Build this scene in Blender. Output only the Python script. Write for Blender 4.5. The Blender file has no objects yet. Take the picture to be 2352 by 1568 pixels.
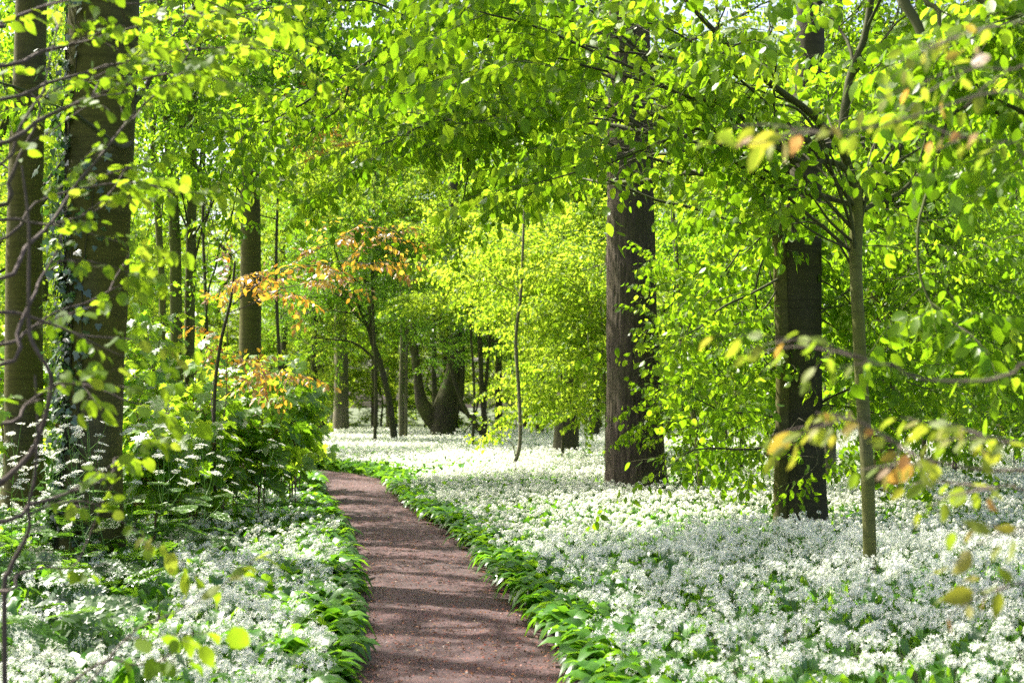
import bpy, math, random
import numpy as np
from mathutils import Vector

SEED = 11
rng = np.random.default_rng(SEED)
random.seed(SEED)
scene = bpy.context.scene
COL = scene.collection

# ------------------------------------------------------------------ camera model
PW, PH = 2352.0, 1568.0
F = PW * 50.0 / 36.0
YH = 928.0
HC = 1.55
PITCH = math.atan((YH - PH / 2) / F)
CP, SP = math.cos(PITCH), math.sin(PITCH)


def ray(px, py):
    x = (px - PW / 2) / F
    z = -(py - PH / 2) / F
    return np.array([x, CP - z * SP, SP + z * CP])


def P(px, py, d):
    r = ray(px, py)
    r = r * (d / r[1])
    return np.array([r[0], r[1], r[2] + HC])


def G(px, py, h=0.0):
    r = ray(px, py)
    r = r * ((h - HC) / r[2])
    return np.array([r[0], r[1], r[2] + HC])


def project(p):
    """world -> photo pixels"""
    p = np.atleast_2d(p)
    y, z = p[:, 1], p[:, 2] - HC
    fw = y * CP + z * SP
    up = -y * SP + z * CP
    return PW / 2 + F * p[:, 0] / fw, PH / 2 - F * up / fw, fw


cam_d = bpy.data.cameras.new("camera")
cam = bpy.data.objects.new("camera", cam_d)
COL.objects.link(cam)
cam.location = (0, 0, HC)
cam.rotation_euler = (math.pi / 2 + PITCH, 0, 0)
cam_d.lens = 50
cam_d.sensor_width = 36
cam_d.clip_end = 2000
cam_d.clip_start = 0.05
cam_d.dof.use_dof = True
cam_d.dof.focus_distance = 13.0
cam_d.dof.aperture_fstop = 3.2
scene.camera = cam

# ------------------------------------------------------------------ light
SUN_EL, SUN_AZ = math.radians(55), math.radians(-58)      # azimuth measured from the view direction, minus is to the left
sdir = Vector((math.sin(SUN_AZ) * math.cos(SUN_EL), math.cos(SUN_AZ) * math.cos(SUN_EL), math.sin(SUN_EL)))
sl = bpy.data.lights.new("sun", "SUN")
sl.energy = 5.0
sl.angle = math.radians(0.5)
sl.color = (1.0, 0.95, 0.86)
so = bpy.data.objects.new("sun", sl)
so.rotation_euler = sdir.to_track_quat("Z", "Y").to_euler()
COL.objects.link(so)
world = bpy.data.worlds.new("World")
scene.world = world
world.use_nodes = True
wn = world.node_tree
sky = wn.nodes.new("ShaderNodeTexSky")
sky.sky_type = "NISHITA"
sky.sun_disc = False
sky.sun_elevation = SUN_EL
sky.sun_rotation = SUN_AZ % (2 * math.pi)
sky.air_density = 0.6
sky.dust_density = 5.0
sky.ozone_density = 0.3
bg = wn.nodes["Background"]
wn.links.new(sky.outputs[0], bg.inputs[0])
bg.inputs[1].default_value = 0.13
scene.view_settings.view_transform = "Standard"
scene.view_settings.look = "None"
scene.view_settings.exposure = 1.95
scene.view_settings.gamma = 1.0
scene.render.engine = "CYCLES"
scene.cycles.max_bounces = 12
scene.cycles.diffuse_bounces = 9
scene.cycles.glossy_bounces = 2
scene.cycles.transmission_bounces = 8
scene.cycles.sample_clamp_indirect = 6.0
scene.cycles.use_denoising = False

# ------------------------------------------------------------------ numeric helpers


def hash3(i):
    i = i.astype(np.int64)
    n = i[..., 0] * 374761393 + i[..., 1] * 668265263 + i[..., 2] * 2147483647
    n = (n ^ (n >> 13)) * 1274126177
    n = n ^ (n >> 16)
    return (n & 0xFFFF) / 65535.0


def vnoise(p):
    p = np.asarray(p, float)
    i = np.floor(p)
    f = p - i
    f = f * f * (3 - 2 * f)
    out = 0
    for dx in (0, 1):
        for dy in (0, 1):
            for dz in (0, 1):
                w = (f[..., 0] if dx else 1 - f[..., 0]) * (f[..., 1] if dy else 1 - f[..., 1]) * (f[..., 2] if dz else 1 - f[..., 2])
                out = out + w * hash3(i + np.array([dx, dy, dz]))
    return out * 2 - 1


def noise2(x, y, s=0.0):
    return vnoise(np.stack([x, y, np.full_like(x, s)], -1))


def norm(v):
    v = np.asarray(v, float)
    return v / np.maximum(np.linalg.norm(v, axis=-1, keepdims=True), 1e-9)


def smooth_path(pts, n):
    """Catmull-Rom through pts, n samples"""
    p = np.asarray(pts, float)
    if len(p) == 2:
        t = np.linspace(0, 1, n)[:, None]
        return p[0] * (1 - t) + p[1] * t
    q = np.vstack([2 * p[0] - p[1], p, 2 * p[-1] - p[-2]])
    seg = len(p) - 1
    t = np.linspace(0, seg - 1e-6, n)
    k = t.astype(int)
    u = (t - k)[:, None]
    a, b, c, d = q[k], q[k + 1], q[k + 2], q[k + 3]
    return 0.5 * (2 * b + (c - a) * u + (2 * a - 5 * b + 4 * c - d) * u ** 2 + (3 * b - a - 3 * c + d) * u ** 3)


class MB:
    """collects numpy geometry for one mesh object"""

    def __init__(self):
        self.v, self.q, self.t, self.qm, self.tm, self.var, self.uv = [], [], [], [], [], [], []
        self.n = 0

    def add(self, v, q=None, t=None, var=0.5, uv=None, mat=0):
        v = np.asarray(v, float).reshape(-1, 3)
        if q is not None and len(q):
            q = np.asarray(q, np.int64)
            self.q.append(q + self.n)
            self.qm.append(np.full(len(q), mat, np.int32))
        if t is not None and len(t):
            t = np.asarray(t, np.int64)
            self.t.append(t + self.n)
            self.tm.append(np.full(len(t), mat, np.int32))
        self.v.append(v)
        self.var.append(np.broadcast_to(np.asarray(var, float), (len(v),)))
        self.uv.append(np.zeros((len(v), 2)) if uv is None else np.asarray(uv, float))
        self.n += len(v)

    def stamp(self, tv, tq, tt, pos, M, var=None, uv=None, mat=0):
        """template verts tv placed K times with matrices M (K,3,3) at pos (K,3)"""
        K, n = len(pos), len(tv)
        if K == 0:
            return
        v = np.einsum("kij,nj->kni", M, tv) + pos[:, None, :]
        off = (np.arange(K) * n)[:, None, None]
        q = None if tq is None or not len(tq) else (np.asarray(tq)[None] + off).reshape(-1, 4)
        t = None if tt is None or not len(tt) else (np.asarray(tt)[None] + off).reshape(-1, 3)
        vv = np.repeat(rng.random(K) if var is None else np.asarray(var), n)
        self.add(v, q, t, vv, None if uv is None else np.tile(uv, (K, 1)), mat)

    def tube(self, pts, radii, sides=6, var=0.5, mat=0, rough=0.0, cap=False):
        pts = np.asarray(pts, float)
        n = len(pts)
        radii = np.broadcast_to(np.asarray(radii, float), (n,))
        tan = norm(np.gradient(pts, axis=0))
        ref = np.array([0, 0, 1.0]) if abs(tan[0][2]) < 0.9 else np.array([1.0, 0, 0])
        u = np.zeros((n, 3))
        u[0] = norm(np.cross(tan[0], ref))
        for i in range(1, n):
            w = u[i - 1] - tan[i] * np.dot(u[i - 1], tan[i])
            u[i] = w / max(np.linalg.norm(w), 1e-9)
        b = np.cross(tan, u)
        a = np.arange(sides) / sides * 2 * np.pi
        r = radii[:, None] * np.ones(sides)
        if rough:
            dirs = u[:, None] * np.cos(a)[None, :, None] + b[:, None] * np.sin(a)[None, :, None]
            r = r * (1 + rough * vnoise((pts[:, None] + dirs * r[..., None]) / (radii.mean() * 1.3) + 5.1))
        v = pts[:, None] + (u[:, None] * np.cos(a)[None, :, None] + b[:, None] * np.sin(a)[None, :, None]) * r[..., None]
        i, j = np.meshgrid(np.arange(n - 1), np.arange(sides), indexing="ij")
        j2 = (j + 1) % sides
        q = np.stack([i * sides + j, i * sides + j2, (i + 1) * sides + j2, (i + 1) * sides + j], -1).reshape(-1, 4)
        self.add(v, q, None, var, None, mat)
        if cap:
            for k in (0, n - 1):
                c = self.n
                self.add(np.vstack([v[k], pts[k]]), None, [[m, (m + 1) % sides, sides] for m in range(sides)], var, None, mat)

    def build(self, name, mats, parent=None, origin=None, smooth=True):
        v = np.concatenate(self.v) if self.v else np.zeros((0, 3))
        if origin is not None:
            v = v - np.asarray(origin)
        q = np.concatenate(self.q) if self.q else np.zeros((0, 4), np.int64)
        t = np.concatenate(self.t) if self.t else np.zeros((0, 3), np.int64)
        me = bpy.data.meshes.new(name)
        me.vertices.add(len(v))
        me.vertices.foreach_set("co", v.astype(np.float32).ravel())
        loops = np.concatenate([q.ravel(), t.ravel()]).astype(np.int32)
        me.loops.add(len(loops))
        me.loops.foreach_set("vertex_index", loops)
        me.polygons.add(len(q) + len(t))
        start = np.concatenate([np.arange(len(q)) * 4, len(q) * 4 + np.arange(len(t)) * 3]).astype(np.int32)
        me.polygons.foreach_set("loop_start", start)
        mi = np.concatenate((self.qm + self.tm) or [np.zeros(0, np.int32)]).astype(np.int32)
        me.polygons.foreach_set("material_index", mi)
        me.polygons.foreach_set("use_smooth", np.full(len(q) + len(t), smooth))
        at = me.attributes.new("var", "FLOAT", "POINT")
        at.data.foreach_set("value", np.concatenate(self.var).astype(np.float32))
        uv = np.concatenate(self.uv)
        if np.any(uv):
            at = me.attributes.new("luv", "FLOAT2", "POINT")
            at.data.foreach_set("vector", uv.astype(np.float32).ravel())
        me.update(calc_edges=True)
        for m in mats if isinstance(mats, (list, tuple)) else [mats]:
            me.materials.append(m)
        o = bpy.data.objects.new(name, me)
        COL.objects.link(o)
        if parent is not None:
            o.parent = parent
        elif origin is not None:
            o.location = origin
        return o


def tag(o, label=None, cat=None, group=None, kind=None):
    for k, val in (("label", label), ("category", cat), ("group", group), ("kind", kind)):
        if val:
            o[k] = val
    return o


def thing(name, label, cat, loc, group=None):
    o = bpy.data.objects.new(name, None)
    o.empty_display_size = 0.2
    COL.objects.link(o)
    o.location = loc
    return tag(o, label, cat, group)


# ------------------------------------------------------------------ materials


def new_mat(name):
    m = bpy.data.materials.new(name)
    m.use_nodes = True
    nt = m.node_tree
    nt.nodes.clear()
    return m, nt, nt.nodes.new, nt.links.new


def ramp(N, L, src, stops):
    r = N("ShaderNodeValToRGB")
    el = r.color_ramp.elements
    while len(el) < len(stops):
        el.new(0.5)
    for e, (p, c) in zip(el, stops):
        e.position = p
        e.color = (*c, 1)
    L(src, r.inputs[0])
    return r.outputs[0]


def mixcol(N, L, fac, a, b, mode="MIX"):
    m = N("ShaderNodeMix")
    m.data_type = "RGBA"
    m.blend_type = mode
    for s, val in ((m.inputs[0], fac), (m.inputs[6], a), (m.inputs[7], b)):
        if hasattr(val, "links"):
            L(val, s)
        elif isinstance(val, tuple):
            s.default_value = (*val, 1)
        else:
            s.default_value = val
    return m.outputs[2]


def leaf_mat(name, refl, trans, gloss=0.06, rough=0.38, tmix=0.5, veins=False):
    """refl/trans: lists of (pos, colour) over the per-leaf random value"""
    m, nt, N, L = new_mat(name)
    a = N("ShaderNodeAttribute")
    a.attribute_name = "var"
    cr = ramp(N, L, a.outputs["Fac"], refl)
    ct = ramp(N, L, a.outputs["Fac"], trans)
    if veins:
        u = N("ShaderNodeAttribute")
        u.attribute_name = "luv"
        sep = N("ShaderNodeSeparateXYZ")
        L(u.outputs["Vector"], sep.inputs[0])
        ab = N("ShaderNodeMath")
        ab.operation = "ABSOLUTE"
        L(sep.outputs[0], ab.inputs[0])
        m1 = N("ShaderNodeMath")
        m1.operation = "MULTIPLY_ADD"
        L(ab.outputs[0], m1.inputs[0])
        m1.inputs[1].default_value = -0.55
        L(sep.outputs[1], m1.inputs[2])
        m2 = N("ShaderNodeMath")
        m2.operation = "MULTIPLY"
        L(m1.outputs[0], m2.inputs[0])
        m2.inputs[1].default_value = 62.0
        m3 = N("ShaderNodeMath")
        m3.operation = "SINE"
        L(m2.outputs[0], m3.inputs[0])
        mr = N("ShaderNodeMapRange")
        L(m3.outputs[0], mr.inputs[0])
        mr.inputs[1].default_value, mr.inputs[2].default_value = -1, 1
        mr.inputs[3].default_value, mr.inputs[4].default_value = 0.72, 1.08
        cr = mixcol(N, L, 1.0, cr, mr.outputs[0], "MULTIPLY")
        ct = mixcol(N, L, 1.0, ct, mr.outputs[0], "MULTIPLY")
    d = N("ShaderNodeBsdfDiffuse")
    t = N("ShaderNodeBsdfTranslucent")
    L(cr, d.inputs[0])
    L(ct, t.inputs[0])
    mx = N("ShaderNodeMixShader")
    mx.inputs[0].default_value = tmix
    L(d.outputs[0], mx.inputs[1])
    L(t.outputs[0], mx.inputs[2])
    g = N("ShaderNodeBsdfGlossy")
    g.inputs["Roughness"].default_value = rough
    fr = N("ShaderNodeLayerWeight")
    fr.inputs[0].default_value = 0.25
    mm = N("ShaderNodeMath")
    mm.operation = "MULTIPLY_ADD"
    L(fr.outputs["Fresnel"], mm.inputs[0])
    mm.inputs[1].default_value = 0.035
    mm.inputs[2].default_value = gloss
    m2 = N("ShaderNodeMixShader")
    L(mm.outputs[0], m2.inputs[0])
    L(mx.outputs[0], m2.inputs[1])
    L(g.outputs[0], m2.inputs[2])
    o = N("ShaderNodeOutputMaterial")
    L(m2.outputs[0], o.inputs[0])
    return m


def bark_mat(name, base, dark, moss, moss_amt=0.5, scale=(6, 6, 1.2), bump=0.35, fine=30.0, bands=False):
    m, nt, N, L = new_mat(name)
    tc = N("ShaderNodeTexCoord")
    mp = N("ShaderNodeMapping")
    mp.inputs["Scale"].default_value = scale
    L(tc.outputs["Object"], mp.inputs[0])
    n1 = N("ShaderNodeTexNoise")
    n1.inputs["Scale"].default_value = 2.0
    n1.inputs["Detail"].default_value = 8
    n1.inputs["Roughness"].default_value = 0.65
    L(mp.outputs[0], n1.inputs[0])
    c = ramp(N, L, n1.outputs[0], [(0.3, dark), (0.62, base)])
    n2 = N("ShaderNodeTexNoise")
    n2.inputs["Scale"].default_value = 1.1
    n2.inputs["Detail"].default_value = 5
    L(tc.outputs["Object"], n2.inputs[0])
    f = ramp(N, L, n2.outputs[0], [(0.5 - 0.25 * moss_amt, (0, 0, 0)), (0.78 - 0.25 * moss_amt, (1, 1, 1))])
    c = mixcol(N, L, f, c, moss)
    n3 = N("ShaderNodeTexNoise")
    n3.inputs["Scale"].default_value = fine
    n3.inputs["Detail"].default_value = 4
    L(mp.outputs[0], n3.inputs[0])
    c = mixcol(N, L, 0.55, c, ramp(N, L, n3.outputs[0], [(0.3, (0.45, 0.45, 0.45)), (0.7, (1, 1, 1))]), "MULTIPLY")
    hsrc = n1.outputs[0]
    if bands:
        mpb = N("ShaderNodeMapping")
        mpb.inputs["Scale"].default_value = (1.5, 1.5, 26)
        L(tc.outputs["Object"], mpb.inputs[0])
        n4 = N("ShaderNodeTexNoise")
        n4.inputs["Scale"].default_value = 1.0
        n4.inputs["Detail"].default_value = 3
        L(mpb.outputs[0], n4.inputs[0])
        c = mixcol(N, L, 0.5, c, ramp(N, L, n4.outputs[0], [(0.38, (0.55, 0.55, 0.5)), (0.5, (1, 1, 1))]), "MULTIPLY")
    bs = N("ShaderNodeBsdfPrincipled")
    bs.inputs["Roughness"].default_value = 0.85
    bs.inputs["Specular IOR Level"].default_value = 0.25
    L(c, bs.inputs["Base Color"])
    b = N("ShaderNodeBump")
    b.inputs["Strength"].default_value = bump
    b.inputs["Distance"].default_value = 0.02
    ad = N("ShaderNodeMath")
    ad.operation = "ADD"
    L(hsrc, ad.inputs[0])
    L(n3.outputs[0], ad.inputs[1])
    L(ad.outputs[0], b.inputs["Height"])
    L(b.outputs[0], bs.inputs["Normal"])
    o = N("ShaderNodeOutputMaterial")
    L(bs.outputs[0], o.inputs[0])
    return m


M = {}
# spring leaves: fresh yellow-green, thin enough for the sun to shine through
M["beech_leaf"] = leaf_mat("beech_leaf", [(0, (0.060, 0.128, 0.005)), (0.6, (0.102, 0.178, 0.006)), (1, (0.153, 0.230, 0.010))],
                           [(0, (0.166, 0.365, 0.007)), (0.6, (0.274, 0.481, 0.010)), (1, (0.415, 0.581, 0.025))], 0.010, 0.46, 0.62, True)
M["fresh_leaf"] = leaf_mat("fresh_leaf", [(0, (0.076, 0.162, 0.007)), (1, (0.170, 0.238, 0.015))],
                           [(0, (0.282, 0.481, 0.012)), (1, (0.465, 0.581, 0.042))], 0.008, 0.5, 0.62)
M["wood_leaf"] = leaf_mat("wood_leaf", [(0, (0.043, 0.111, 0.006)), (1, (0.111, 0.187, 0.010))],
                          [(0, (0.183, 0.415, 0.008)), (1, (0.365, 0.564, 0.021))], 0.008, 0.5, 0.62)
M["thorn_leaf"] = leaf_mat("thorn_leaf", [(0, (0.038, 0.102, 0.006)), (1, (0.085, 0.162, 0.009))],
                           [(0, (0.166, 0.415, 0.012)), (1, (0.315, 0.548, 0.021))], 0.03, 0.4, 0.55)
M["lime_leaf"] = leaf_mat("lime_leaf", [(0, (0.060, 0.119, 0.007)), (0.7, (0.111, 0.187, 0.010)), (1, (0.204, 0.170, 0.030))],
                          [(0, (0.183, 0.349, 0.008)), (0.7, (0.315, 0.457, 0.017)), (1, (0.432, 0.498, 0.050))], 0.012, 0.5, 0.6, True)
M["copper_leaf"] = leaf_mat("copper_leaf", [(0, (0.24, 0.09, 0.025)), (0.5, (0.34, 0.19, 0.03)), (1, (0.25, 0.26, 0.03))],
                            [(0, (0.598, 0.249, 0.025)), (0.5, (0.705, 0.432, 0.033)), (1, (0.705, 0.581, 0.066))], 0.06, 0.4, 0.55)
M["young_copper_leaf"] = leaf_mat("young_copper_leaf", [(0, (0.10, 0.17, 0.02)), (0.62, (0.16, 0.19, 0.025)), (0.85, (0.26, 0.13, 0.04)), (1, (0.27, 0.22, 0.16))],
                                  [(0, (0.232, 0.398, 0.017)), (0.62, (0.382, 0.432, 0.033)), (0.85, (0.481, 0.249, 0.050)), (1, (0.282, 0.224, 0.124))], 0.012, 0.5, 0.5, True)
M["maple_leaf"] = leaf_mat("maple_leaf", [(0, (0.051, 0.136, 0.007)), (1, (0.111, 0.204, 0.010))],
                           [(0, (0.266, 0.531, 0.017)), (1, (0.481, 0.664, 0.033))], 0.05, 0.4, 0.55)
M["ivy_leaf"] = leaf_mat("ivy_leaf", [(0, (0.02, 0.06, 0.016)), (1, (0.06, 0.13, 0.03))],
                         [(0, (0.017, 0.058, 0.008)), (1, (0.066, 0.166, 0.012))], 0.09, 0.32, 0.3)
M["fern_leaf"] = leaf_mat("fern_leaf", [(0, (0.03, 0.09, 0.016)), (1, (0.08, 0.17, 0.02))],
                          [(0, (0.083, 0.232, 0.012)), (1, (0.199, 0.382, 0.017))], 0.07, 0.35, 0.45)
M["garlic_leaf"] = leaf_mat("garlic_leaf", [(0, (0.035, 0.12, 0.012)), (1, (0.08, 0.20, 0.016))],
                            [(0, (0.100, 0.299, 0.010)), (1, (0.249, 0.457, 0.017))], 0.06, 0.3, 0.5)
M["garlic_stalk"] = leaf_mat("garlic_stalk", [(0, (0.08, 0.20, 0.02)), (1, (0.14, 0.26, 0.03))],
                             [(0, (0.15, 0.35, 0.02)), (1, (0.25, 0.45, 0.03))], 0.05, 0.4, 0.35)
M["petal"] = leaf_mat("petal", [(0, (0.80, 0.79, 0.68)), (1, (0.90, 0.88, 0.81))],
                      [(0, (0.68, 0.75, 0.54)), (1, (0.82, 0.85, 0.75))], 0.02, 0.5, 0.33)
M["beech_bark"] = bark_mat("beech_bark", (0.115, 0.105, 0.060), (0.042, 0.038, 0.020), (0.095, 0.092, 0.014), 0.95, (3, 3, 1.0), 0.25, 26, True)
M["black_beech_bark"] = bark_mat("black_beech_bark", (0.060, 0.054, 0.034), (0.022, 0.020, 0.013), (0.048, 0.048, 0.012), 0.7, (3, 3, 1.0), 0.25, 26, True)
M["sapling_bark"] = bark_mat("sapling_bark", (0.17, 0.165, 0.075), (0.085, 0.08, 0.035), (0.135, 0.15, 0.025), 0.75, (8, 8, 3.0), 0.2, 40, True)
M["pale_bark"] = bark_mat("pale_bark", (0.22, 0.195, 0.14), (0.12, 0.10, 0.07), (0.12, 0.13, 0.04), 0.35, (3, 3, 0.8), 0.3, 20)
M["oak_bark"] = bark_mat("oak_bark", (0.155, 0.118, 0.082), (0.028, 0.021, 0.015), (0.085, 0.078, 0.032), 0.3, (9, 9, 1.6), 0.9, 16)
M["dark_bark"] = bark_mat("dark_bark", (0.085, 0.072, 0.05), (0.035, 0.03, 0.02), (0.075, 0.08, 0.02), 0.5, (6, 6, 1.5), 0.4, 30)
M["limb_bark"] = bark_mat("limb_bark", (0.085, 0.08, 0.045), (0.04, 0.037, 0.022), (0.07, 0.085, 0.02), 0.6, (10, 10, 10), 0.2, 40)
M["twig_bark"] = bark_mat("twig_bark", (0.13, 0.10, 0.085), (0.05, 0.035, 0.028), (0.09, 0.075, 0.05), 0.3, (20, 20, 20), 0.2, 40)
M["red_stem"] = leaf_mat("red_stem", [(0, (0.12, 0.07, 0.03)), (1, (0.16, 0.10, 0.04))], [(0, (0.1, 0.06, 0.02)), (1, (0.1, 0.06, 0.02))], 0.05, 0.4, 0.1)


def ground_mat():
    m, nt, N, L = new_mat("forest_soil")
    tc = N("ShaderNodeTexCoord")
    n1 = N("ShaderNodeTexNoise")
    n1.inputs["Scale"].default_value = 2.5
    n1.inputs["Detail"].default_value = 10
    L(tc.outputs["Object"], n1.inputs[0])
    c = ramp(N, L, n1.outputs[0], [(0.3, (0.03, 0.035, 0.012)), (0.55, (0.045, 0.07, 0.015)), (0.75, (0.07, 0.05, 0.03))])
    bs = N("ShaderNodeBsdfPrincipled")
    bs.inputs["Roughness"].default_value = 0.95
    L(c, bs.inputs["Base Color"])
    b = N("ShaderNodeBump")
    b.inputs["Distance"].default_value = 0.05
    L(n1.outputs[0], b.inputs["Height"])
    L(b.outputs[0], bs.inputs["Normal"])
    o = N("ShaderNodeOutputMaterial")
    L(bs.outputs[0], o.inputs[0])
    return m


def path_mat():
    m, nt, N, L = new_mat("path_grit")
    tc = N("ShaderNodeTexCoord")
    n1 = N("ShaderNodeTexNoise")
    n1.inputs["Scale"].default_value = 1.3
    n1.inputs["Detail"].default_value = 6
    L(tc.outputs["Object"], n1.inputs[0])
    c = ramp(N, L, n1.outputs[0], [(0.3, (0.023, 0.0080, 0.0070)), (0.7, (0.066, 0.0275, 0.0250))])
    n2 = N("ShaderNodeTexNoise")
    n2.inputs["Scale"].default_value = 55
    n2.inputs["Detail"].default_value = 6
    n2.inputs["Roughness"].default_value = 0.75
    L(tc.outputs["Object"], n2.inputs[0])
    c = mixcol(N, L, 0.85, c, ramp(N, L, n2.outputs[0], [(0.38, (0.2, 0.16, 0.15)), (0.5, (0.8, 0.75, 0.75)), (0.64, (1.9, 1.75, 1.75))]), "MULTIPLY")
    v = N("ShaderNodeTexVoronoi")
    v.inputs["Scale"].default_value = 75
    L(tc.outputs["Object"], v.inputs[0])
    f = ramp(N, L, v.outputs["Color"], [(0.82, (0, 0, 0)), (0.9, (1, 1, 1))])
    c = mixcol(N, L, f, c, (0.12, 0.036, 0.018))
    bs = N("ShaderNodeBsdfPrincipled")
    bs.inputs["Roughness"].default_value = 0.8
    L(c, bs.inputs["Base Color"])
    b = N("ShaderNodeBump")
    b.inputs["Distance"].default_value = 0.012
    b.inputs["Strength"].default_value = 0.9
    L(n2.outputs[0], b.inputs["Height"])
    L(b.outputs[0], bs.inputs["Normal"])
    o = N("ShaderNodeOutputMaterial")
    L(bs.outputs[0], o.inputs[0])
    return m


M["soil"] = ground_mat()
M["path"] = path_mat()

# ------------------------------------------------------------------ leaf templates: base at origin, along +Y, normal +Z, length 1


def leaf_detailed(width, tip=0.55, fold=0.18, curl=0.16, heart=0.0, wav=0.03):
    ts = [0.0, 0.14, 0.38, 0.66, 0.86, 1.0]
    prof = [0.0, 0.62, 1.0, 0.82, 0.42, 0.0]
    v, uv = [], []
    for t in ts:
        v.append((0, t, -curl * t * t))
        uv.append((0.001, t))
    n = len(ts)
    idx = {}
    for s in (-1, 1):
        for k in range(1, n - 1):
            w = prof[k] * width
            y = ts[k] - (heart if k == 1 else 0)
            idx[(s, k)] = len(v)
            v.append((s * w, y, -curl * ts[k] ** 2 + fold * w + wav * (1 if (k % 2) else -1) * width))
            uv.append((s * w, y))
    q, t3 = [], []
    for s in (-1, 1):
        def fl(f):
            return f if s > 0 else f[::-1]
        t3.append(fl([0, idx[(s, 1)], 1]))
        for k in range(1, n - 2):
            q.append(fl([k, idx[(s, k)], idx[(s, k + 1)], k + 1]))
        t3.append(fl([n - 2, idx[(s, n - 2)], n - 1]))
    return np.array(v, float), np.array(q), np.array(t3), np.array(uv, float)


def leaf_medium(width, fold=0.2, curl=0.15):
    v = np.array([(0, 0, 0), (-width * .95, 0.33, fold * width - curl * .1), (-width * .72, 0.72, fold * width - curl * .5), (0, 1, -curl),
                  (width * .72, 0.72, fold * width - curl * .5), (width * .95, 0.33, fold * width - curl * .1)])
    return v, np.array([[3, 2, 1, 0], [0, 5, 4, 3]]), None, None


def leaf_simple(width):
    v = np.array([(0, 0, 0), (width, 0.45, 0.1), (0, 1, -0.12), (-width, 0.45, 0.1)])
    return v, np.array([[0, 1, 2, 3]]), None, None


def leaf_maple():
    half = [(0.03, 0.0), (0.22, -0.10), (0.30, 0.02), (0.52, -0.02), (0.44, 0.12), (0.64, 0.30), (0.44, 0.33), (0.50, 0.52), (0.30, 0.46), (0.20, 0.55),
            (0.24, 0.74), (0.12, 0.78), (0.0, 1.0)]
    out = half + [(-x, y) for x, y in half[-2::-1]]
    v = [(0, 0.22, 0.0)]
    for x, y in out:
        r = math.hypot(x, y - 0.2)
        v.append((x, y, 0.10 * abs(x) - 0.22 * r * r + 0.03 * math.sin(9 * x + 7 * y)))
    n = len(out)
    t = [[0, 1 + i, 1 + (i + 1) % n] for i in range(n)]
    return np.array(v, float), None, np.array(t), None


def leaf_ivy():
    half = [(0.02, 0), (0.25, -0.1), (0.42, 0.18), (0.26, 0.32), (0.28, 0.55), (0.12, 0.62), (0, 0.95)]
    out = half + [(-x, y) for x, y in half[-2::-1]]
    v = [(0, 0.2, 0.03)] + [(x, y, -0.1 * (x * x + y * y)) for x, y in out]
    n = len(out)
    return np.array(v, float), None, np.array([[0, 1 + i, 1 + (i + 1) % n] for i in range(n)]), None


LEAF = {
    "beech": leaf_detailed(0.355), "beech_mid": leaf_medium(0.355), "beech_far": leaf_simple(0.38),
    "lime": leaf_detailed(0.40, heart=0.12, fold=0.12), "maple": leaf_maple(), "ivy": leaf_ivy(),
    "copper": leaf_detailed(0.27), "small": leaf_simple(0.4),
}


def frames(a, n):
    """matrices with columns (b, a, n)"""
    a = norm(a)
    b = norm(np.cross(a, n))
    n = np.cross(b, a)
    return np.stack([b, a, n], -1)


def jitter_dirs(k, s):
    return rng.normal(0, s, (k, 3))


class Spray:
    """one flat leafy twig, along +X, up +Z; leaves as frames, twigs as a small mesh"""

    def __init__(self, length=0.5, leaf=0.085, step=0.05, nside=4, droop=0.3, leafdroop=(0.25, 1.25), twig_r=0.0022, width=1.0, roll=0.55):
        mb = MB()
        pos, A, Nn, S = [], [], [], []

        def twig(p0, d0, ln, r, lvl):
            k = max(4, int(ln / 0.08))
            pts = [np.array(p0, float)]
            d = np.array(d0, float)
            for i in range(k):
                d = norm(d + np.array([0, 0, -droop * 0.9 / k]) + rng.normal(0, 0.09, 3) * [1, 1, .5])
                pts.append(pts[-1] + d * ln / k)
            pts = np.array(pts)
            mb.tube(pts, np.linspace(r, r * 0.5, len(pts)), 3)
            m = max(2, int(ln / step))
            for i in range(m + 1):
                t = min(1.0, (i + 0.6) / (m + 0.6))
                f = t * k
                j = min(k - 1, int(f))
                p = pts[j] + (pts[j + 1] - pts[j]) * (f - j)
                tg = norm(pts[j + 1] - pts[j])
                side = 1 if i % 2 else -1
                if i == m:
                    side = 0
                lat = norm(np.cross([0, 0, 1.0], tg))
                ang = rng.uniform(0.6, 1.15) * side
                a = tg * math.cos(ang) + lat * math.sin(ang)
                dr = rng.uniform(*leafdroop)
                a = norm(a * math.cos(dr) + np.array([0, 0, -1.0]) * math.sin(dr))
                nn = np.array([0, 0, 1.0]) + rng.normal(0, roll, 3)
                pos.append(p + a * leaf * 0.12)
                A.append(a)
                Nn.append(nn)
                S.append(leaf * rng.uniform(0.62, 1.2))
            if lvl == 0:
                for i in range(nside):
                    t = (i + 0.7) / (nside + 0.6)
                    f = t * k
                    j = min(k - 1, int(f))
                    p = pts[j] + (pts[j + 1] - pts[j]) * (f - j)
                    tg = norm(pts[j + 1] - pts[j])
                    lat = norm(np.cross([0, 0, 1.0], tg)) * (1 if i % 2 else -1)
                    ang = rng.uniform(0.6, 0.95)
                    twig(p, tg * math.cos(ang) + lat * math.sin(ang), ln * rng.uniform(0.35, 0.6) * (1.1 - 0.6 * t) * width, r * 0.7, 1)

        twig((0, 0, 0), norm((1, rng.normal(0, .1), .12)), length, twig_r, 0)
        self.pos = np.array(pos)
        self.F = frames(np.array(A), np.array(Nn)) * np.array(S)[:, None, None]
        self.F[:, :, 0] *= rng.uniform(0.72, 1.15, len(S))[:, None]
        self.F[:, :, 2] *= rng.uniform(-0.4, 2.6, len(S))[:, None]
        self.tv = np.concatenate(mb.v)
        self.tq = np.concatenate(mb.q)


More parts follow.
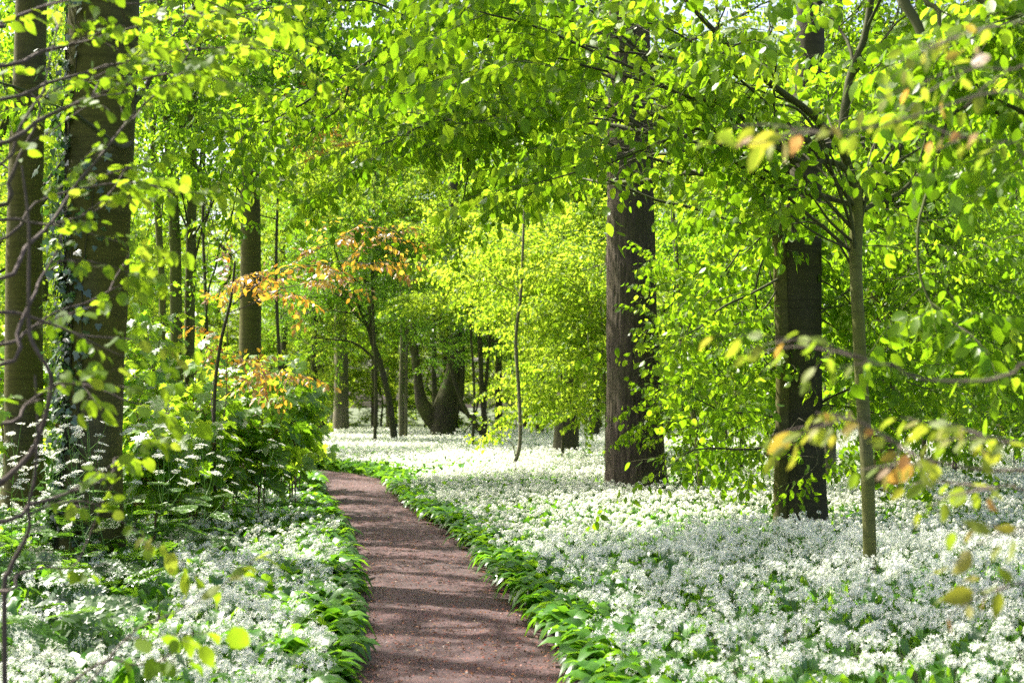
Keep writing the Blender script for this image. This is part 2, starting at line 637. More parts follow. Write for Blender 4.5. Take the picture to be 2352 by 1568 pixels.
def spray_set(n=6, **kw):
    return [Spray(**kw) for _ in range(n)]


class Tree:
    """trunk, limbs (each a mesh of its own) and one crown of leaves"""

    def __init__(self, base, sprays, leaf="beech", spray_scale=1.0):
        self.base = np.array([base[0], base[1], base[2] if len(base) > 2 else 0.0])
        self.trunks, self.limbs = [], []
        self.sprays, self.leaf, self.ss = sprays, leaf, spray_scale
        self.sp, self.sd, self.sk, self.sw = [], [], [], []      # spray positions, directions, scales, wood index

    def trunk(self, pts, radii, sides=20, n=40, rough=0.05, name="trunk", ridges=0.0, flare=0.0):
        mb = MB()
        sp = smooth_path(pts, n)
        rr = np.interp(np.linspace(0, 1, n), np.linspace(0, 1, len(radii)), radii)
        if flare:
            h = sp[:, 2] - sp[:, 2].min()
            rr = rr * (1 + flare * np.exp(-h / 0.35))
        mb.tube(sp, rr, sides, rough=0)
        v = np.concatenate(mb.v)
        c = np.repeat(sp, sides, 0)
        d = norm(v - c)
        r = np.repeat(rr, sides)
        th = np.arctan2(d[:, 1], d[:, 0])
        k = rough * vnoise(np.stack([np.cos(th) * 1.7, np.sin(th) * 1.7, v[:, 2] * 1.3], -1) + self.base[0]) \
            + 0.3 * rough * vnoise(np.stack([np.cos(th) * 5, np.sin(th) * 5, v[:, 2] * 3], -1))
        if flare:
            h = v[:, 2] - v[:, 2].min()
            k = k + flare * 0.35 * np.exp(-h / 0.4) * np.cos(th * 5 + self.base[0] * 3)
        v = v + d * (r * k)[:, None]
        if ridges:
            w = vnoise(np.stack([np.cos(th) * 4, np.sin(th) * 4, v[:, 2] * 1.6], -1)) * 1.4
            ph = th * 26 + w * 2.2
            a = vnoise(np.stack([np.cos(th) * 14, np.sin(th) * 14, v[:, 2] * 2.6 + w], -1))
            b = vnoise(np.stack([np.cos(th) * 26, np.sin(th) * 26, v[:, 2] * 7.0], -1))
            v = v + d * (ridges * (np.minimum(1, np.abs(np.sin(ph / 2 + a * 1.6)) * 1.5) - 0.5 + 0.6 * a + 0.35 * b))[:, None]
        mb.v = [v]
        self.trunks.append((name, mb))
        self.axis, self.axis_r = sp, rr
        return sp, rr

    def limb(self, pts, r0, r1, nsub=6, sublen=(0.5, 1.1), step=0.25, start=0.15, rise=0.1, n=None, sides=8, rough=0.1, spread=(0.5, 1.15), tip=True, bare=0.0, subdroop=0.25, wig=0.02):
        mb = MB()
        pts = np.asarray(pts, float)
        total = np.linalg.norm(np.diff(pts, axis=0), axis=1).sum()
        n = n or max(10, int(total / 0.12))
        sp = smooth_path(pts, n)
        if wig:
            t = np.linspace(0, 1, n)
            w = np.stack([vnoise(np.stack([t * total * 2.2, np.full(n, 3.3 + i), np.full(n, pts[-1, 0] * 7)], -1)) for i in range(3)], -1)
            sp = sp + w * wig * total ** 0.5 * np.minimum(1, t * 6)[:, None]
        rr = np.linspace(r0, r1, n)
        mb.tube(sp, rr, sides, rough=rough)
        wi = len(self.limbs)
        self.limbs.append(mb)
        tan = norm(np.gradient(sp, axis=0))

        def at(t, line):
            f = t * (len(line) - 1)
            j = min(len(line) - 2, int(f))
            return line[j] + (line[j + 1] - line[j]) * (f - j), norm(line[j + 1] - line[j])

        def leafy(line, ln, t0):
            m = max(1, int(ln * (1 - t0) / step))
            for i in range(m):
                t = t0 + (1 - t0) * (i + rng.uniform(0.1, 0.9)) / m
                p, tg = at(min(1, t), line)
                lat = norm(np.cross([0, 0, 1.0], tg)) * (1 if i % 2 else -1)
                ang = rng.uniform(0.4, 1.2)
                d = tg * math.cos(ang) + lat * math.sin(ang) + np.array([0, 0, rng.normal(-0.05, 0.25)])
                self._spray(p, d, wi, rng.uniform(0.7, 1.15))
            if tip:
                p, tg = at(1.0, line)
                self._spray(p, tg, wi, 1.1)

        for i in range(nsub):
            t = start + (1 - start) * (i + rng.uniform(0.2, 0.9)) / max(1, nsub)
            p, tg = at(min(t, 0.98), sp)
            lat = norm(np.cross([0, 0, 1.0], tg)) * (1 if i % 2 else -1)
            if abs(tg[2]) > 0.75:
                ph = i * 2.4
                lat = np.array([math.cos(ph), math.sin(ph), 0])
            ang = rng.uniform(*spread)
            d = norm(tg * math.cos(ang) + lat * math.sin(ang) + np.array([0, 0, rng.normal(rise, 0.2)]))
            ln = rng.uniform(*sublen) * (1.15 - 0.5 * t)
            kk = max(5, int(ln / 0.12))
            q = [p]
            for s in range(kk):
                d = norm(d + np.array([0, 0, -subdroop / kk]) + rng.normal(0, 0.10, 3))
                q.append(q[-1] + d * ln / kk)
            q = np.array(q)
            rsub = max(0.0035, (r0 + (r1 - r0) * t) * rng.uniform(0.35, 0.55))
            mb.tube(q, np.linspace(rsub, max(0.002, rsub * 0.35), len(q)), 5)
            leafy(q, ln, 0.12)
        if bare < 1:
            leafy(sp, total, max(start, bare))
        return sp

    def _spray(self, p, d, wi, s):
        self.sp.append(p)
        self.sd.append(norm(d))
        self.sk.append(s * self.ss)
        self.sw.append(wi)

    def arch(self, a, b, lift=0.15):
        a, b = np.array(a, float), np.array(b, float)
        ln = np.linalg.norm(b - a)
        m1 = a + (b - a) * 0.33 + np.array([0, 0, lift * ln * 0.8]) + rng.normal(0, 0.05 * ln, 3)
        m2 = a + (b - a) * 0.68 + np.array([0, 0, lift * ln]) + rng.normal(0, 0.05 * ln, 3)
        return [a, m1, m2, b]

    def finish(self, name, label, cat, bark, leafm, limbm=None, group=None, droplet=None, crown_name="crown", twigs=True, keep=None, side_bark=None):
        root = thing(name, label, cat, self.base, group)
        crown = MB()
        if self.sp:
            p = np.array(self.sp)
            d = np.array(self.sd)
            k = np.array(self.sk)
            w = np.array(self.sw)
            up = np.array([0, 0, 1.0]) + rng.normal(0, 0.42, (len(p), 3))
            z = norm(up - d * np.sum(up * d, 1, keepdims=True))
            y = np.cross(z, d)
            R = np.stack([d, y, z], -1)
            pick = rng.integers(0, len(self.sprays), len(p))
            tv, tq, tt, uv = LEAF[self.leaf]
            for s, S in enumerate(self.sprays):
                ii = np.where(pick == s)[0]
                if not len(ii):
                    continue
                pp = p[ii][:, None] + np.einsum("kij,nj->kni", R[ii], S.pos) * k[ii][:, None, None]
                FF = np.einsum("kij,njl->knil", R[ii], S.F) * np.sqrt(k[ii])[:, None, None, None]
                pp, FF = pp.reshape(-1, 3), FF.reshape(-1, 3, 3)
                if keep is not None:
                    ok = keep(pp)
                    pp, FF = pp[ok], FF[ok]
                # neighbouring leaves share some of their tone
                base = np.repeat(rng.random(len(ii)), len(S.pos))
                if keep is not None:
                    base = base[ok]
                crown.stamp(tv, tq, tt, pp, FF, np.clip(0.45 * base + 0.55 * rng.random(len(pp)), 0, 1), uv)
                if twigs:
                    for wi in np.unique(w[ii]):
                        jj = ii[w[ii] == wi]
                        self.limbs[wi].stamp(S.tv, S.tq, None, p[jj], R[jj] * k[jj][:, None, None], np.full(len(jj), 0.5))
            crown.build(crown_name, leafm, root, self.base)
        for nm, mb in self.trunks:
            mb.build(nm, side_bark if side_bark and nm == "side_trunk" else bark, root, self.base)
        for mb in self.limbs:
            mb.build("limb", limbm or bark, root, self.base)
        return root


def px_path(pts, d):
    """photo pixels -> points; d a number or one depth per point (or first/last)"""
    n = len(pts)
    if np.ndim(d) == 0:
        ds = [d] * n
    elif len(d) == n:
        ds = list(d)
    else:
        ds = list(np.linspace(d[0], d[1], n))
    return [P(x, y, dd) for (x, y), dd in zip(pts, ds)]


def px_trunk(tree, rows, d, **kw):
    """rows (x, y, width) in photo pixels, from the foot up; the foot is put on the ground"""
    pts = [P(x, y, d) for x, y, w in rows]
    rad = [w / 2 * d / F for x, y, w in rows]
    pts[0][2] = min(pts[0][2], 0.0) if pts[0][2] < 0.35 else 0.0
    pts[0][2] = -0.1
    return tree.trunk(pts, rad, **kw)

#PART2

# ================================================================== ground, path
CL = np.array([(0.06, -3), (0.05, 0), (-0.05, 4), (-0.29, 7.9), (-0.40, 9), (-0.54, 10.7), (-0.95, 14), (-1.33, 16.5), (-1.95, 20), (-2.45, 23),
               (-3.25, 28.4), (-4.3, 31.6), (-6.3, 34.6), (-10, 38.5), (-16, 43)])
CLS = smooth_path(np.c_[CL, np.zeros(len(CL))], 500)[:, :2]
HALF = 0.73


def path_dist(x, y):
    """distance from the path's edge (positive outside) and the unit vector to the nearest centre point"""
    p = np.stack([x, y], -1)
    out = np.empty(len(p))
    vec = np.empty((len(p), 2))
    for s in range(0, len(p), 20000):
        d = p[s:s + 20000, None] - CLS[None]
        dd = np.hypot(d[..., 0], d[..., 1])
        k = dd.argmin(1)
        out[s:s + 20000] = dd[np.arange(len(k)), k]
        vec[s:s + 20000] = -d[np.arange(len(k)), k]
    return out - HALF, norm(vec)


def build_ground():
    mb = MB()
    xs = np.concatenate([np.linspace(-400, -42, 12), np.linspace(-40, 40, 161), np.linspace(42, 400, 12)])
    ys = np.concatenate([np.linspace(-60, -6, 6), np.linspace(-5, 75, 161), np.linspace(77, 600, 20)])
    X, Y = np.meshgrid(xs, ys, indexing="ij")
    Z = -np.abs(noise2(X * 0.8, Y * 0.8)) * 0.06 - 0.02
    n, m = X.shape
    i, j = np.meshgrid(np.arange(n - 1), np.arange(m - 1), indexing="ij")
    q = np.stack([i * m + j, (i + 1) * m + j, (i + 1) * m + j + 1, i * m + j + 1], -1).reshape(-1, 4)
    mb.add(np.stack([X, Y, Z], -1).reshape(-1, 3), q)
    tag(mb.build("ground", M["soil"]), kind="structure")
    mb = MB()
    n, m = 900, 34
    c = smooth_path(np.c_[CL, np.zeros(len(CL))], n)
    tg = norm(np.gradient(c, axis=0))
    lat = np.stack([tg[:, 1], -tg[:, 0], np.zeros(n)], -1)
    u = np.linspace(-1, 1, m)
    W = HALF + 0.10 + 0.06 * noise2(np.arange(n) * 0.11, np.zeros(n))
    v = c[:, None] + lat[:, None] * (u[None, :, None] * W[:, None, None])
    v[..., 2] = 0.035 - 0.07 * np.abs(u) ** 5 + 0.016 * noise2(v[..., 0] * 2.2, v[..., 1] * 2.2) + 0.007 * noise2(v[..., 0] * 11, v[..., 1] * 11) + 0.006 * noise2(v[..., 0] * 31, v[..., 1] * 31)
    i, j = np.meshgrid(np.arange(n - 1), np.arange(m - 1), indexing="ij")
    q = np.stack([i * m + j, i * m + j + 1, (i + 1) * m + j + 1, (i + 1) * m + j], -1).reshape(-1, 4)
    mb.add(v, q)
    tag(mb.build("path", M["path"]), kind="structure")
    # bud scales, crumbs of leaf and grit lying on the path
    K = 15000
    y = 6 + 26 * rng.random(K) ** 1.6
    cx = np.interp(y, CL[:, 1], CL[:, 0])
    x = cx + rng.uniform(-1, 1, K) * (HALF - 0.02)
    M_lit = leaf_mat("bud_scales", [(0, (0.04, 0.016, 0.010)), (0.5, (0.09, 0.034, 0.018)), (0.72, (0.19, 0.045, 0.022)), (0.9, (0.22, 0.11, 0.03)), (1, (0.20, 0.17, 0.11))],
                     [(0, (0.05, 0.02, 0.01)), (1, (0.3, 0.15, 0.04))], 0.03, 0.5, 0.15)
    a = np.stack([rng.normal(0, 1, K), rng.normal(0, 1, K), rng.normal(0, 0.25, K)], -1)
    FM = frames(a, np.array([0, 0, 1.0]) + rng.normal(0, 0.3, (K, 3))) * (rng.uniform(0.008, 0.024, K))[:, None, None]
    mb = MB()
    mb.stamp(LEAF["small"][0], LEAF["small"][1], None, np.stack([x, y, np.full(K, 0.046)], -1), FM, rng.random(K))
    tag(mb.build("path_litter", M_lit), kind="stuff")


build_ground()

# ================================================================== wild garlic carpet
KITE = np.array([(0, 0, 0), (-0.135, 0.5, 0.03), (0, 1, 0.08), (0.135, 0.5, 0.03)])
QK = np.array([[0, 1, 2, 3]])


def sphere_dirs(n, lo=-0.35):
    i = np.arange(n)
    z = 1 - (i + 0.5) / n * (1 - lo)
    a = i * 2.39996 + rng.uniform(0, 6.28)
    r = np.sqrt(1 - z * z)
    return norm(np.stack([r * np.cos(a), r * np.sin(a), z], -1) + rng.normal(0, 0.13, (n, 3)))


def umbel_near(mb_p, mb_s=None):
    """one flower head about 6 cm across: stars of six petals on thin pedicels"""
    n = int(rng.integers(9, 14))
    D = sphere_dirs(n)
    R = rng.uniform(0.021, 0.034, n)
    pos = D * R[:, None]
    t1 = norm(np.cross(D, [0.31, 0.2, 0.93]))
    t2 = np.cross(D, t1)
    for k in range(6):
        a = k * math.pi / 3 + rng.uniform(0, 1, n)[:, None] * 0.12
        pd = t1 * np.cos(a) + t2 * np.sin(a) + D * rng.uniform(0.1, 0.55, n)[:, None]
        FM = frames(pd, D) * (rng.uniform(0.0145, 0.0195, n))[:, None, None]
        mb_p.stamp(KITE, QK, None, pos, FM)
    if mb_s is not None:
        mb_s.stamp(np.array([(-1, -1, 0), (1, -1, 0), (0, 1, 0)]), None, [[0, 1, 2]], pos + D * 0.002, frames(t1, D) * 0.0022)
        w = 0.0007
        for i in range(n):
            mb_s.add([(0, 0, 0), pos[i] + t1[i] * w, pos[i] - t1[i] * w], None, [[0, 1, 2]])


def garlic_leaf_t(seg, arch):
    """broad pointed leaf on a stalk: length 1 along the ground direction +Y, rising then bending over"""
    ts = np.linspace(0, 1, seg + 1)
    prof = np.interp(ts, [0, 0.18, 0.32, 0.55, 0.8, 1], [0.02, 0.03, 0.10, 0.135, 0.09, 0.0])
    y = ts * 0.75
    z = np.sin(np.minimum(1, ts) * math.pi * arch) * 0.55
    v, uv = [], []
    for t, w, yy, zz in zip(ts, prof, y, z):
        v += [(-w, yy, zz + 0.25 * w), (0, yy, zz), (w, yy, zz + 0.25 * w)]
        uv += [(-w, t), (0.001, t), (w, t)]
    q = []
    for s in range(seg):
        b = s * 3
        q += [[b, b + 1, b + 4, b + 3], [b + 1, b + 2, b + 5, b + 4]]
    return np.array(v), np.array(q), np.array(uv)


def sample(y0, y1, dens, margin=2.6):
    area_w = lambda y: 0.375 * y + margin
    n = int(dens * (y1 - y0) * (area_w(y0) + area_w(y1)))
    y = np.sqrt(rng.uniform(y0 ** 2, y1 ** 2, n)) if y0 > 3 else rng.uniform(y0, y1, n)
    x = rng.uniform(-1, 1, n) * area_w(y)
    return x, y


TRUNKS = []      # (x, y, r) kept free of flowers


def flower_mask(x, y):
    d, _ = path_dist(x, y)
    wob = noise2(x * 0.9, y * 0.9)
    inner = np.where(x > np.interp(y, CL[:, 1], CL[:, 0]), -0.02, -0.06) + 0.10 * wob
    inner = inner + np.where(y > 24, 0.25, 0)
    width = np.where(x > np.interp(y, CL[:, 1], CL[:, 0]), 0.34, 0.2)
    p = np.clip((d - inner) / width, 0, 1) ** 1.3
    p *= np.clip(0.97 + 0.55 * noise2(x * 1.7, y * 1.7, 4.0), 0.35, 1)
    shade = (x / y < -0.235) & (y > 8.6) & (y < 15)
    p *= np.where(shade, 0.16, 1)
    p *= np.where((x / y < -0.13) & (y > 15) & (y < 30), 0.3, 1)
    for (tx, ty, tr) in TRUNKS:
        p *= np.hypot(x - tx, y - ty) > tr
    return p, d


def hgt(x, y, d):
    h = 0.27 + 0.06 * noise2(x * 0.45, y * 0.45, 9) + 0.03 * noise2(x * 2, y * 2, 2) + rng.normal(0, 0.034, len(x))
    return h * np.clip(0.80 + d * 0.18, 0.75, 1.25)


def lean_frames(x, y, k=0.2):
    n = len(x)
    up = norm(np.stack([rng.normal(0, k, n), rng.normal(0, k, n), np.ones(n)], -1))
    a = rng.uniform(0, 6.28, n)
    f = np.stack([np.cos(a), np.sin(a), np.zeros(n)], -1)
    f = norm(f - up * np.sum(f * up, 1, keepdims=True))
    return np.stack([f, np.cross(up, f), up], -1)


def build_garlic():
    mb = MB()
    GL = [(garlic_leaf_t(5, a)) for a in (0.68, 0.8, 0.92)]
    GLf = [(garlic_leaf_t(2, a)) for a in (0.65, 0.8)]
    # ---- flower heads
    protos = []
    for _ in range(7):
        b, s = MB(), MB()
        umbel_near(b, s)
        protos.append((np.concatenate(b.v), np.concatenate(b.q), np.concatenate(s.v), np.concatenate(s.t)))
    mids = []
    for _ in range(6):
        b = MB()
        n = 11
        D = sphere_dirs(n)
        for k in range(3):
            t1 = norm(np.cross(D, [0.31, 0.2, 0.93]))
            t2 = np.cross(D, t1)
            a = k * math.pi / 3 + rng.uniform(0, 1)
            pd = t1 * math.cos(a) + t2 * math.sin(a)
            FM = frames(pd, D) * 0.026
            b.stamp(np.array([(0, -.5, 0), (-.14, 0, 0), (0, .5, 0), (.14, 0, 0)]), QK, None, D * 0.023, FM)
        mids.append((np.concatenate(b.v), np.concatenate(b.q)))
    fars = []
    for _ in range(6):
        b = MB()
        n = 7
        D = sphere_dirs(n)
        b.stamp(np.array([(0, -.55, 0), (-.4, 0, 0), (0, .55, 0), (.4, 0, 0)]), QK, None, D * 0.021, frames(norm(rng.normal(0, 1, (n, 3))), D + rng.normal(0, .35, (n, 3))) * 0.026)
        fars.append((np.concatenate(b.v), np.concatenate(b.q)))

    singles = []
    for (y0, y1, dens, lod) in ((5.6, 13.5, 105, 0), (13.5, 27, 108, 1), (27, 72, 62, 2)):
        x, y = sample(y0, y1, dens)
        p, d = flower_mask(x, y)
        if lod == 2:
            p *= np.clip((72 - y) / 8 + 0.3 * noise2(x * .2, y * .2, 7), 0, 1)
        ok = rng.random(len(x)) < p
        x, y, d = x[ok], y[ok], d[ok]
        h = hgt(x, y, d)
        sc = rng.uniform(0.75, 1.3, len(x)) * (1.04 if lod < 2 else 1.35)
        R = lean_frames(x, y)
        pos = np.stack([x, y, h], -1)
        if lod == 0:
            px, py, _ = project(pos)
            vis = (px > 5) & (px < PW - 5) & (py < PH - 4)
            order = np.where(vis)[0][np.argsort(y[vis])][:300]
            single = np.zeros(len(x), bool)
            single[order] = True
            singles = (pos[order], R[order], sc[order], h[order])
            keep = ~single
            pos, R, sc, x, y, h = pos[keep], R[keep], sc[keep], x[keep], y[keep], h[keep]
        kinds = rng.integers(0, 6, len(x))
        for k in range(6):
            ii = kinds == k
            S = R[ii] * sc[ii][:, None, None]
            if lod == 0:
                pv, pq, sv, st = protos[k]
                mb.stamp(pv, pq, None, pos[ii], S)
                mb.stamp(sv, None, st, pos[ii], S, mat=1)
            else:
                pv, pq = mids[k] if lod == 1 else fars[k]
                mb.stamp(pv, pq, None, pos[ii], S)
        if lod < 2:
            # stalks
            tmp = np.array([(0.0018, 0, 0), (-0.0009, 0.0016, 0), (-0.0009, -0.0016, 0), (0.0013, 0, 1), (-0.0007, 0.0012, 1), (-0.0007, -0.0012, 1)])
            K = len(x)
            S = np.zeros((K, 3, 3))
            S[:, 0, 0] = S[:, 1, 1] = 1.3
            foot = pos.copy()
            foot[:, 2] = 0
            foot[:, :2] -= R[:, :2, 2] * 0.12
            S[:, :, 2] = pos - foot
            mb.stamp(tmp, np.array([[0, 1, 4, 3], [1, 2, 5, 4], [2, 0, 3, 5]]), None, foot, S, mat=1)
    # ---- leaves
    for (y0, y1, dens, edge, lod) in ((5.4, 13.5, 62, 330, 0), (13.5, 27, 46, 260, 1), (27, 74, 20, 110, 2)):
        x, y = sample(y0, y1, edge)
        d, vec = path_dist(x, y)
        p = np.where(d < 0.36, 1.0, np.where(d < 0.7, 0.4, dens / edge))
        p = np.where(d < 0.02 + 0.05 * noise2(x * 2, y * 2), 0, p)
        for (tx, ty, tr) in TRUNKS:
            p = p * (np.hypot(x - tx, y - ty) > tr)
        ok = rng.random(len(x)) < p
        x, y, d, vec = x[ok], y[ok], d[ok], vec[ok]
        K = len(x)
        w = np.clip(1.1 - d / 0.8, 0, 1)[:, None] * 1.5
        dirv = norm(vec * w + norm(rng.normal(0, 1, (K, 2))))
        up = np.tile([0, 0, 1.0], (K, 1)) + rng.normal(0, 0.15, (K, 3))
        ln = rng.uniform(0.26, 0.42, K) * (1.0 if lod < 2 else 1.25) * np.where(d < 0.36, 1.1, 1.0)
        FM = frames(np.c_[dirv, rng.normal(0.05, 0.12, K)], up) * ln[:, None, None]
        # inside the carpet leaves stand steeper
        st = np.clip(d / 0.9, 0, 1) * 0.75
        FM[:, :, 1] *= (1 - 0.45 * st)[:, None]
        FM[:, :, 2] *= (0.8 + 0.55 * st * rng.uniform(0.8, 1.25, K))[:, None]
        pos = np.stack([x, y, np.full(K, -0.01)], -1)
        T = GL if lod < 2 else GLf
        kk = rng.integers(0, len(T), K)
        for k in range(len(T)):
            ii = kk == k
            tv, tq, uv = T[k]
            mb.stamp(tv, tq, None, pos[ii], FM[ii], uv=uv, mat=2)
    tag(mb.build("wild_garlic_carpet", [M["petal"], M["garlic_stalk"], M["garlic_leaf"]]), kind="stuff")

    # ---- the plants at the front edge, each a thing
    metas = []
    for k in range(7):
        pv, pq, sv, st = protos[k]
        b = MB()
        b.add(pv, pq, None, np.repeat(rng.random(len(pv) // 4), 4))
        b.add(sv, None, st, 0.5, mat=1)
        h = b.build("flower_head", [M["petal"], M["garlic_stalk"]])
        tv, tq, uv = GL[k % 3]
        b = MB()
        b.add(tv, tq, None, rng.random(), uv)
        lf = b.build("leaf", [M["garlic_leaf"]])
        b = MB()
        b.tube([(0, 0, 0), (0.004, 0, 0.5), (0, 0, 1)], [0.0022, 0.002, 0.0016], 5)
        stk = b.build("stalk", [M["garlic_stalk"]])
        metas.append((h.data, lf.data, stk.data))
        for o in (h, lf, stk):
            bpy.data.objects.remove(o)
    pos, R, sc, hh = singles
    from mathutils import Matrix
    for i in range(len(pos)):
        hd, lf, stk = metas[i % 7]
        foot = np.array([pos[i][0] - R[i][0, 2] * 0.1, pos[i][1] - R[i][1, 2] * 0.1, 0])
        rt = thing("wild_garlic_plant", "white starry wild garlic plant at the near edge of the flower carpet", "flower", foot, "wild garlic plants along the near edge of the carpet")
        v = pos[i] - foot
        for nm, me, mat in (("flower_head", hd, Matrix.Translation(v) @ (Matrix(R[i].tolist()).to_4x4() @ Matrix.Scale(float(sc[i]), 4))),
                            ("stalk", stk, Matrix(((1, 0, v[0], 0), (0, 1, v[1], 0), (0, 0, v[2], 0), (0, 0, 0, 1)))),
                            ("leaf", lf, Matrix.Rotation(rng.uniform(0, 6.28), 4, "Z") @ Matrix.Scale(float(rng.uniform(0.22, 0.32)), 4))):
            o = bpy.data.objects.new(nm, me)
            COL.objects.link(o)
            o.parent = rt
            o.matrix_local = mat


# ================================================================== trees
SP_BEECH = spray_set(9, length=0.5, leaf=0.098, step=0.07, nside=3, leafdroop=(0.3, 1.35), roll=0.8)
SP_MID = spray_set(7, length=0.55, leaf=0.085, step=0.06, nside=3, leafdroop=(0.3, 1.3), roll=0.7)
SP_FAR = spray_set(6, length=0.9, leaf=0.10, step=0.06, nside=5, twig_r=0.004)
SP_BG = spray_set(6, length=1.5, leaf=0.15, step=0.085, nside=6, twig_r=0.006, roll=0.5)
SP_THORN = spray_set(6, length=0.6, leaf=0.05, step=0.026, nside=6, twig_r=0.003, roll=0.6)
SP_LIME = spray_set(6, length=0.27, leaf=0.062, step=0.06, nside=1, droop=0.1, leafdroop=(0.1, 0.9), twig_r=0.0016)
SP_COPPER = spray_set(5, length=0.5, leaf=0.075, step=0.05, nside=3, leafdroop=(0.1, 0.9))
SP_CU_NEAR = spray_set(4, length=0.13, leaf=0.062, step=0.05, nside=0, leafdroop=(0.2, 1.1), twig_r=0.002)


def fill(tree, anchors, region, n, d, r0=0.012, lift=0.12, **kw):
    """n more limbs from points of the tree to random targets seen in a region of the photo at depths d"""
    x0, x1, y0, y1 = region
    for _ in range(n):
        tgt = P(rng.uniform(x0, x1), rng.uniform(y0, y1), rng.uniform(*d))
        if tgt[2] < 0.25:
            tgt[2] = rng.uniform(0.25, 0.6)
        a = anchors[rng.integers(len(anchors))]
        tree.limb(tree.arch(a, tgt, lift), r0, r0 * 0.3, **kw)


def trunk_points(tree, z0, z1, n=9):
    ax = tree.axis
    return [ax[np.argmin(np.abs(ax[:, 2] - z))] for z in np.linspace(z0, z1, n)]


def high_crown(tree, z0, z1, n, spread, sub=4, step=0.3, **kw):
    """limbs above the picture that keep the sun off in patches"""
    for i in range(n):
        a = trunk_points(tree, z0 + (z1 - z0) * rng.random(), z1, 2)[0]
        ph = i * 2.4 + rng.uniform(-0.3, 0.3)
        ln = spread * rng.uniform(0.6, 1.1)
        b = a + np.array([math.cos(ph) * ln, math.sin(ph) * ln, ln * rng.uniform(0.15, 0.6)])
        tree.limb(tree.arch(a, b, 0.08), 0.05, 0.012, nsub=sub, sublen=(0.8, 1.8), step=step, **kw)


def foot(px, py):
    g = G(px, py)
    return (g[0], g[1], 0.0)


def thin_before_oak(p):
    """the leaves hang thinner along the line towards the oak, so its bark shows through"""
    u = p[:, 0] / p[:, 1]
    return ~((u > 0.055) & (u < 0.112) & (p[:, 2] < 1.55 + 0.27 * p[:, 1]) & (rng.random(len(p)) < 0.72))


# ---- slender beech sapling, right of the field (nearest tree)
D14 = 10.9
b14 = P(1998, 1330, D14)
TRUNKS.append((b14[0], b14[1], 0.12))
t = Tree((b14[0], b14[1]), SP_BEECH, "beech")
px_trunk(t, [(1998, 1345, 34), (1997, 1250, 31), (1990, 1050, 29), (1980, 900, 29), (1972, 750, 28), (1966, 600, 29), (1968, 480, 31), (1962, 425, 32)], D14, sides=18, n=70, rough=0.07)
L = t.limb
L(px_path([(1966, 470), (1958, 420), (1940, 350), (1936, 260), (1945, 185), (1985, 90), (2010, -40), (2030, -200), (2040, -420)], D14), 0.043, 0.02, nsub=7, sublen=(0.6, 1.4), start=0.45, bare=0.5, sides=12)
L(px_path([(1964, 430), (1935, 345), (1895, 300), (1860, 260), (1770, 190), (1690, 120), (1620, 50), (1560, -15), (1480, -110)], (D14, D14 - 1.2)), 0.036, 0.012, nsub=6, sublen=(0.6, 1.2), start=0.35, bare=0.45, sides=10)
L(px_path([(1963, 445), (1940, 385), (1890, 366), (1855, 374), (1815, 362), (1740, 312), (1663, 241), (1572, 216), (1462, 150), (1330, 98), (1206, 55), (1090, 20)], (D14, D14 - 1.6)), 0.026, 0.006, nsub=8, sublen=(0.5, 1.0), start=0.28, bare=0.35)
L(px_path([(1855, 374), (1780, 330), (1733, 305), (1663, 262), (1590, 220), (1480, 187), (1352, 157), (1290, 135), (1206, 146), (1110, 150)], (D14 - .2, D14 - 1.5)), 0.016, 0.005, nsub=7, sublen=(0.5, 1.0), start=0.1)
L(px_path([(1895, 300), (1835, 241), (1775, 190), (1733, 154), (1693, 139), (1638, 146), (1554, 139), (1499, 128), (1360, 106), (1240, 60), (1110, -30)], (D14, D14 - 1.0)), 0.018, 0.005, nsub=8, sublen=(0.5, 1.0), start=0.1)
L(px_path([(1985, 423), (2010, 408), (2040, 390), (2066, 350), (2080, 290), (2112, 258), (2140, 200), (2190, 120)], (D14, D14 + .8)), 0.024, 0.008, nsub=5, sublen=(0.5, 1.0), start=0.4, bare=0.5)
L(px_path([(1983, 482), (2010, 468), (2060, 448), (2090, 420), (2118, 385), (2150, 320), (2210, 260), (2290, 230)], (D14, D14 + 1)), 0.022, 0.008, nsub=5, sublen=(0.5, 1.0), start=0.4, bare=0.5)
L(px_path([(1969, 470), (1900, 455), (1800, 430), (1700, 380), (1610, 300), (1530, 320), (1425, 359), (1382, 370), (1270, 405)], (D14, D14 - .8)), 0.02, 0.005, nsub=7, sublen=(0.45, 0.9), start=0.5, bare=.5)
fill(t, trunk_points(t, 2.7, 3.1), (1050, 1800, -60, 260), 5, (8.8, 11.5), 0.014, 0.15, nsub=5, sublen=(0.4, 0.9), start=0.6, bare=.6)
fill(t, trunk_points(t, 2.7, 3.1), (1250, 1950, 180, 460), 4, (9.5, 12.5), 0.013, 0.1, nsub=5, sublen=(0.4, 0.9), start=0.6, bare=.6)
fill(t, trunk_points(t, 2.7, 3.1), (1950, 2400, -60, 420), 4, (9.5, 13), 0.013, 0.1, nsub=5, sublen=(0.4, 0.9), start=0.6, bare=.6)
fill(t, trunk_points(t, 2.2, 2.9), (1640, 1930, 380, 540), 3, (9.6, 11.6), 0.01, 0.08, nsub=4, sublen=(0.3, 0.6), start=0.35)
t.finish("beech_sapling", "slender mossy young beech forking into spreading limbs, nearest trunk standing in the flowers", "tree", M["sapling_bark"], M["beech_leaf"], M["limb_bark"], keep=thin_before_oak)

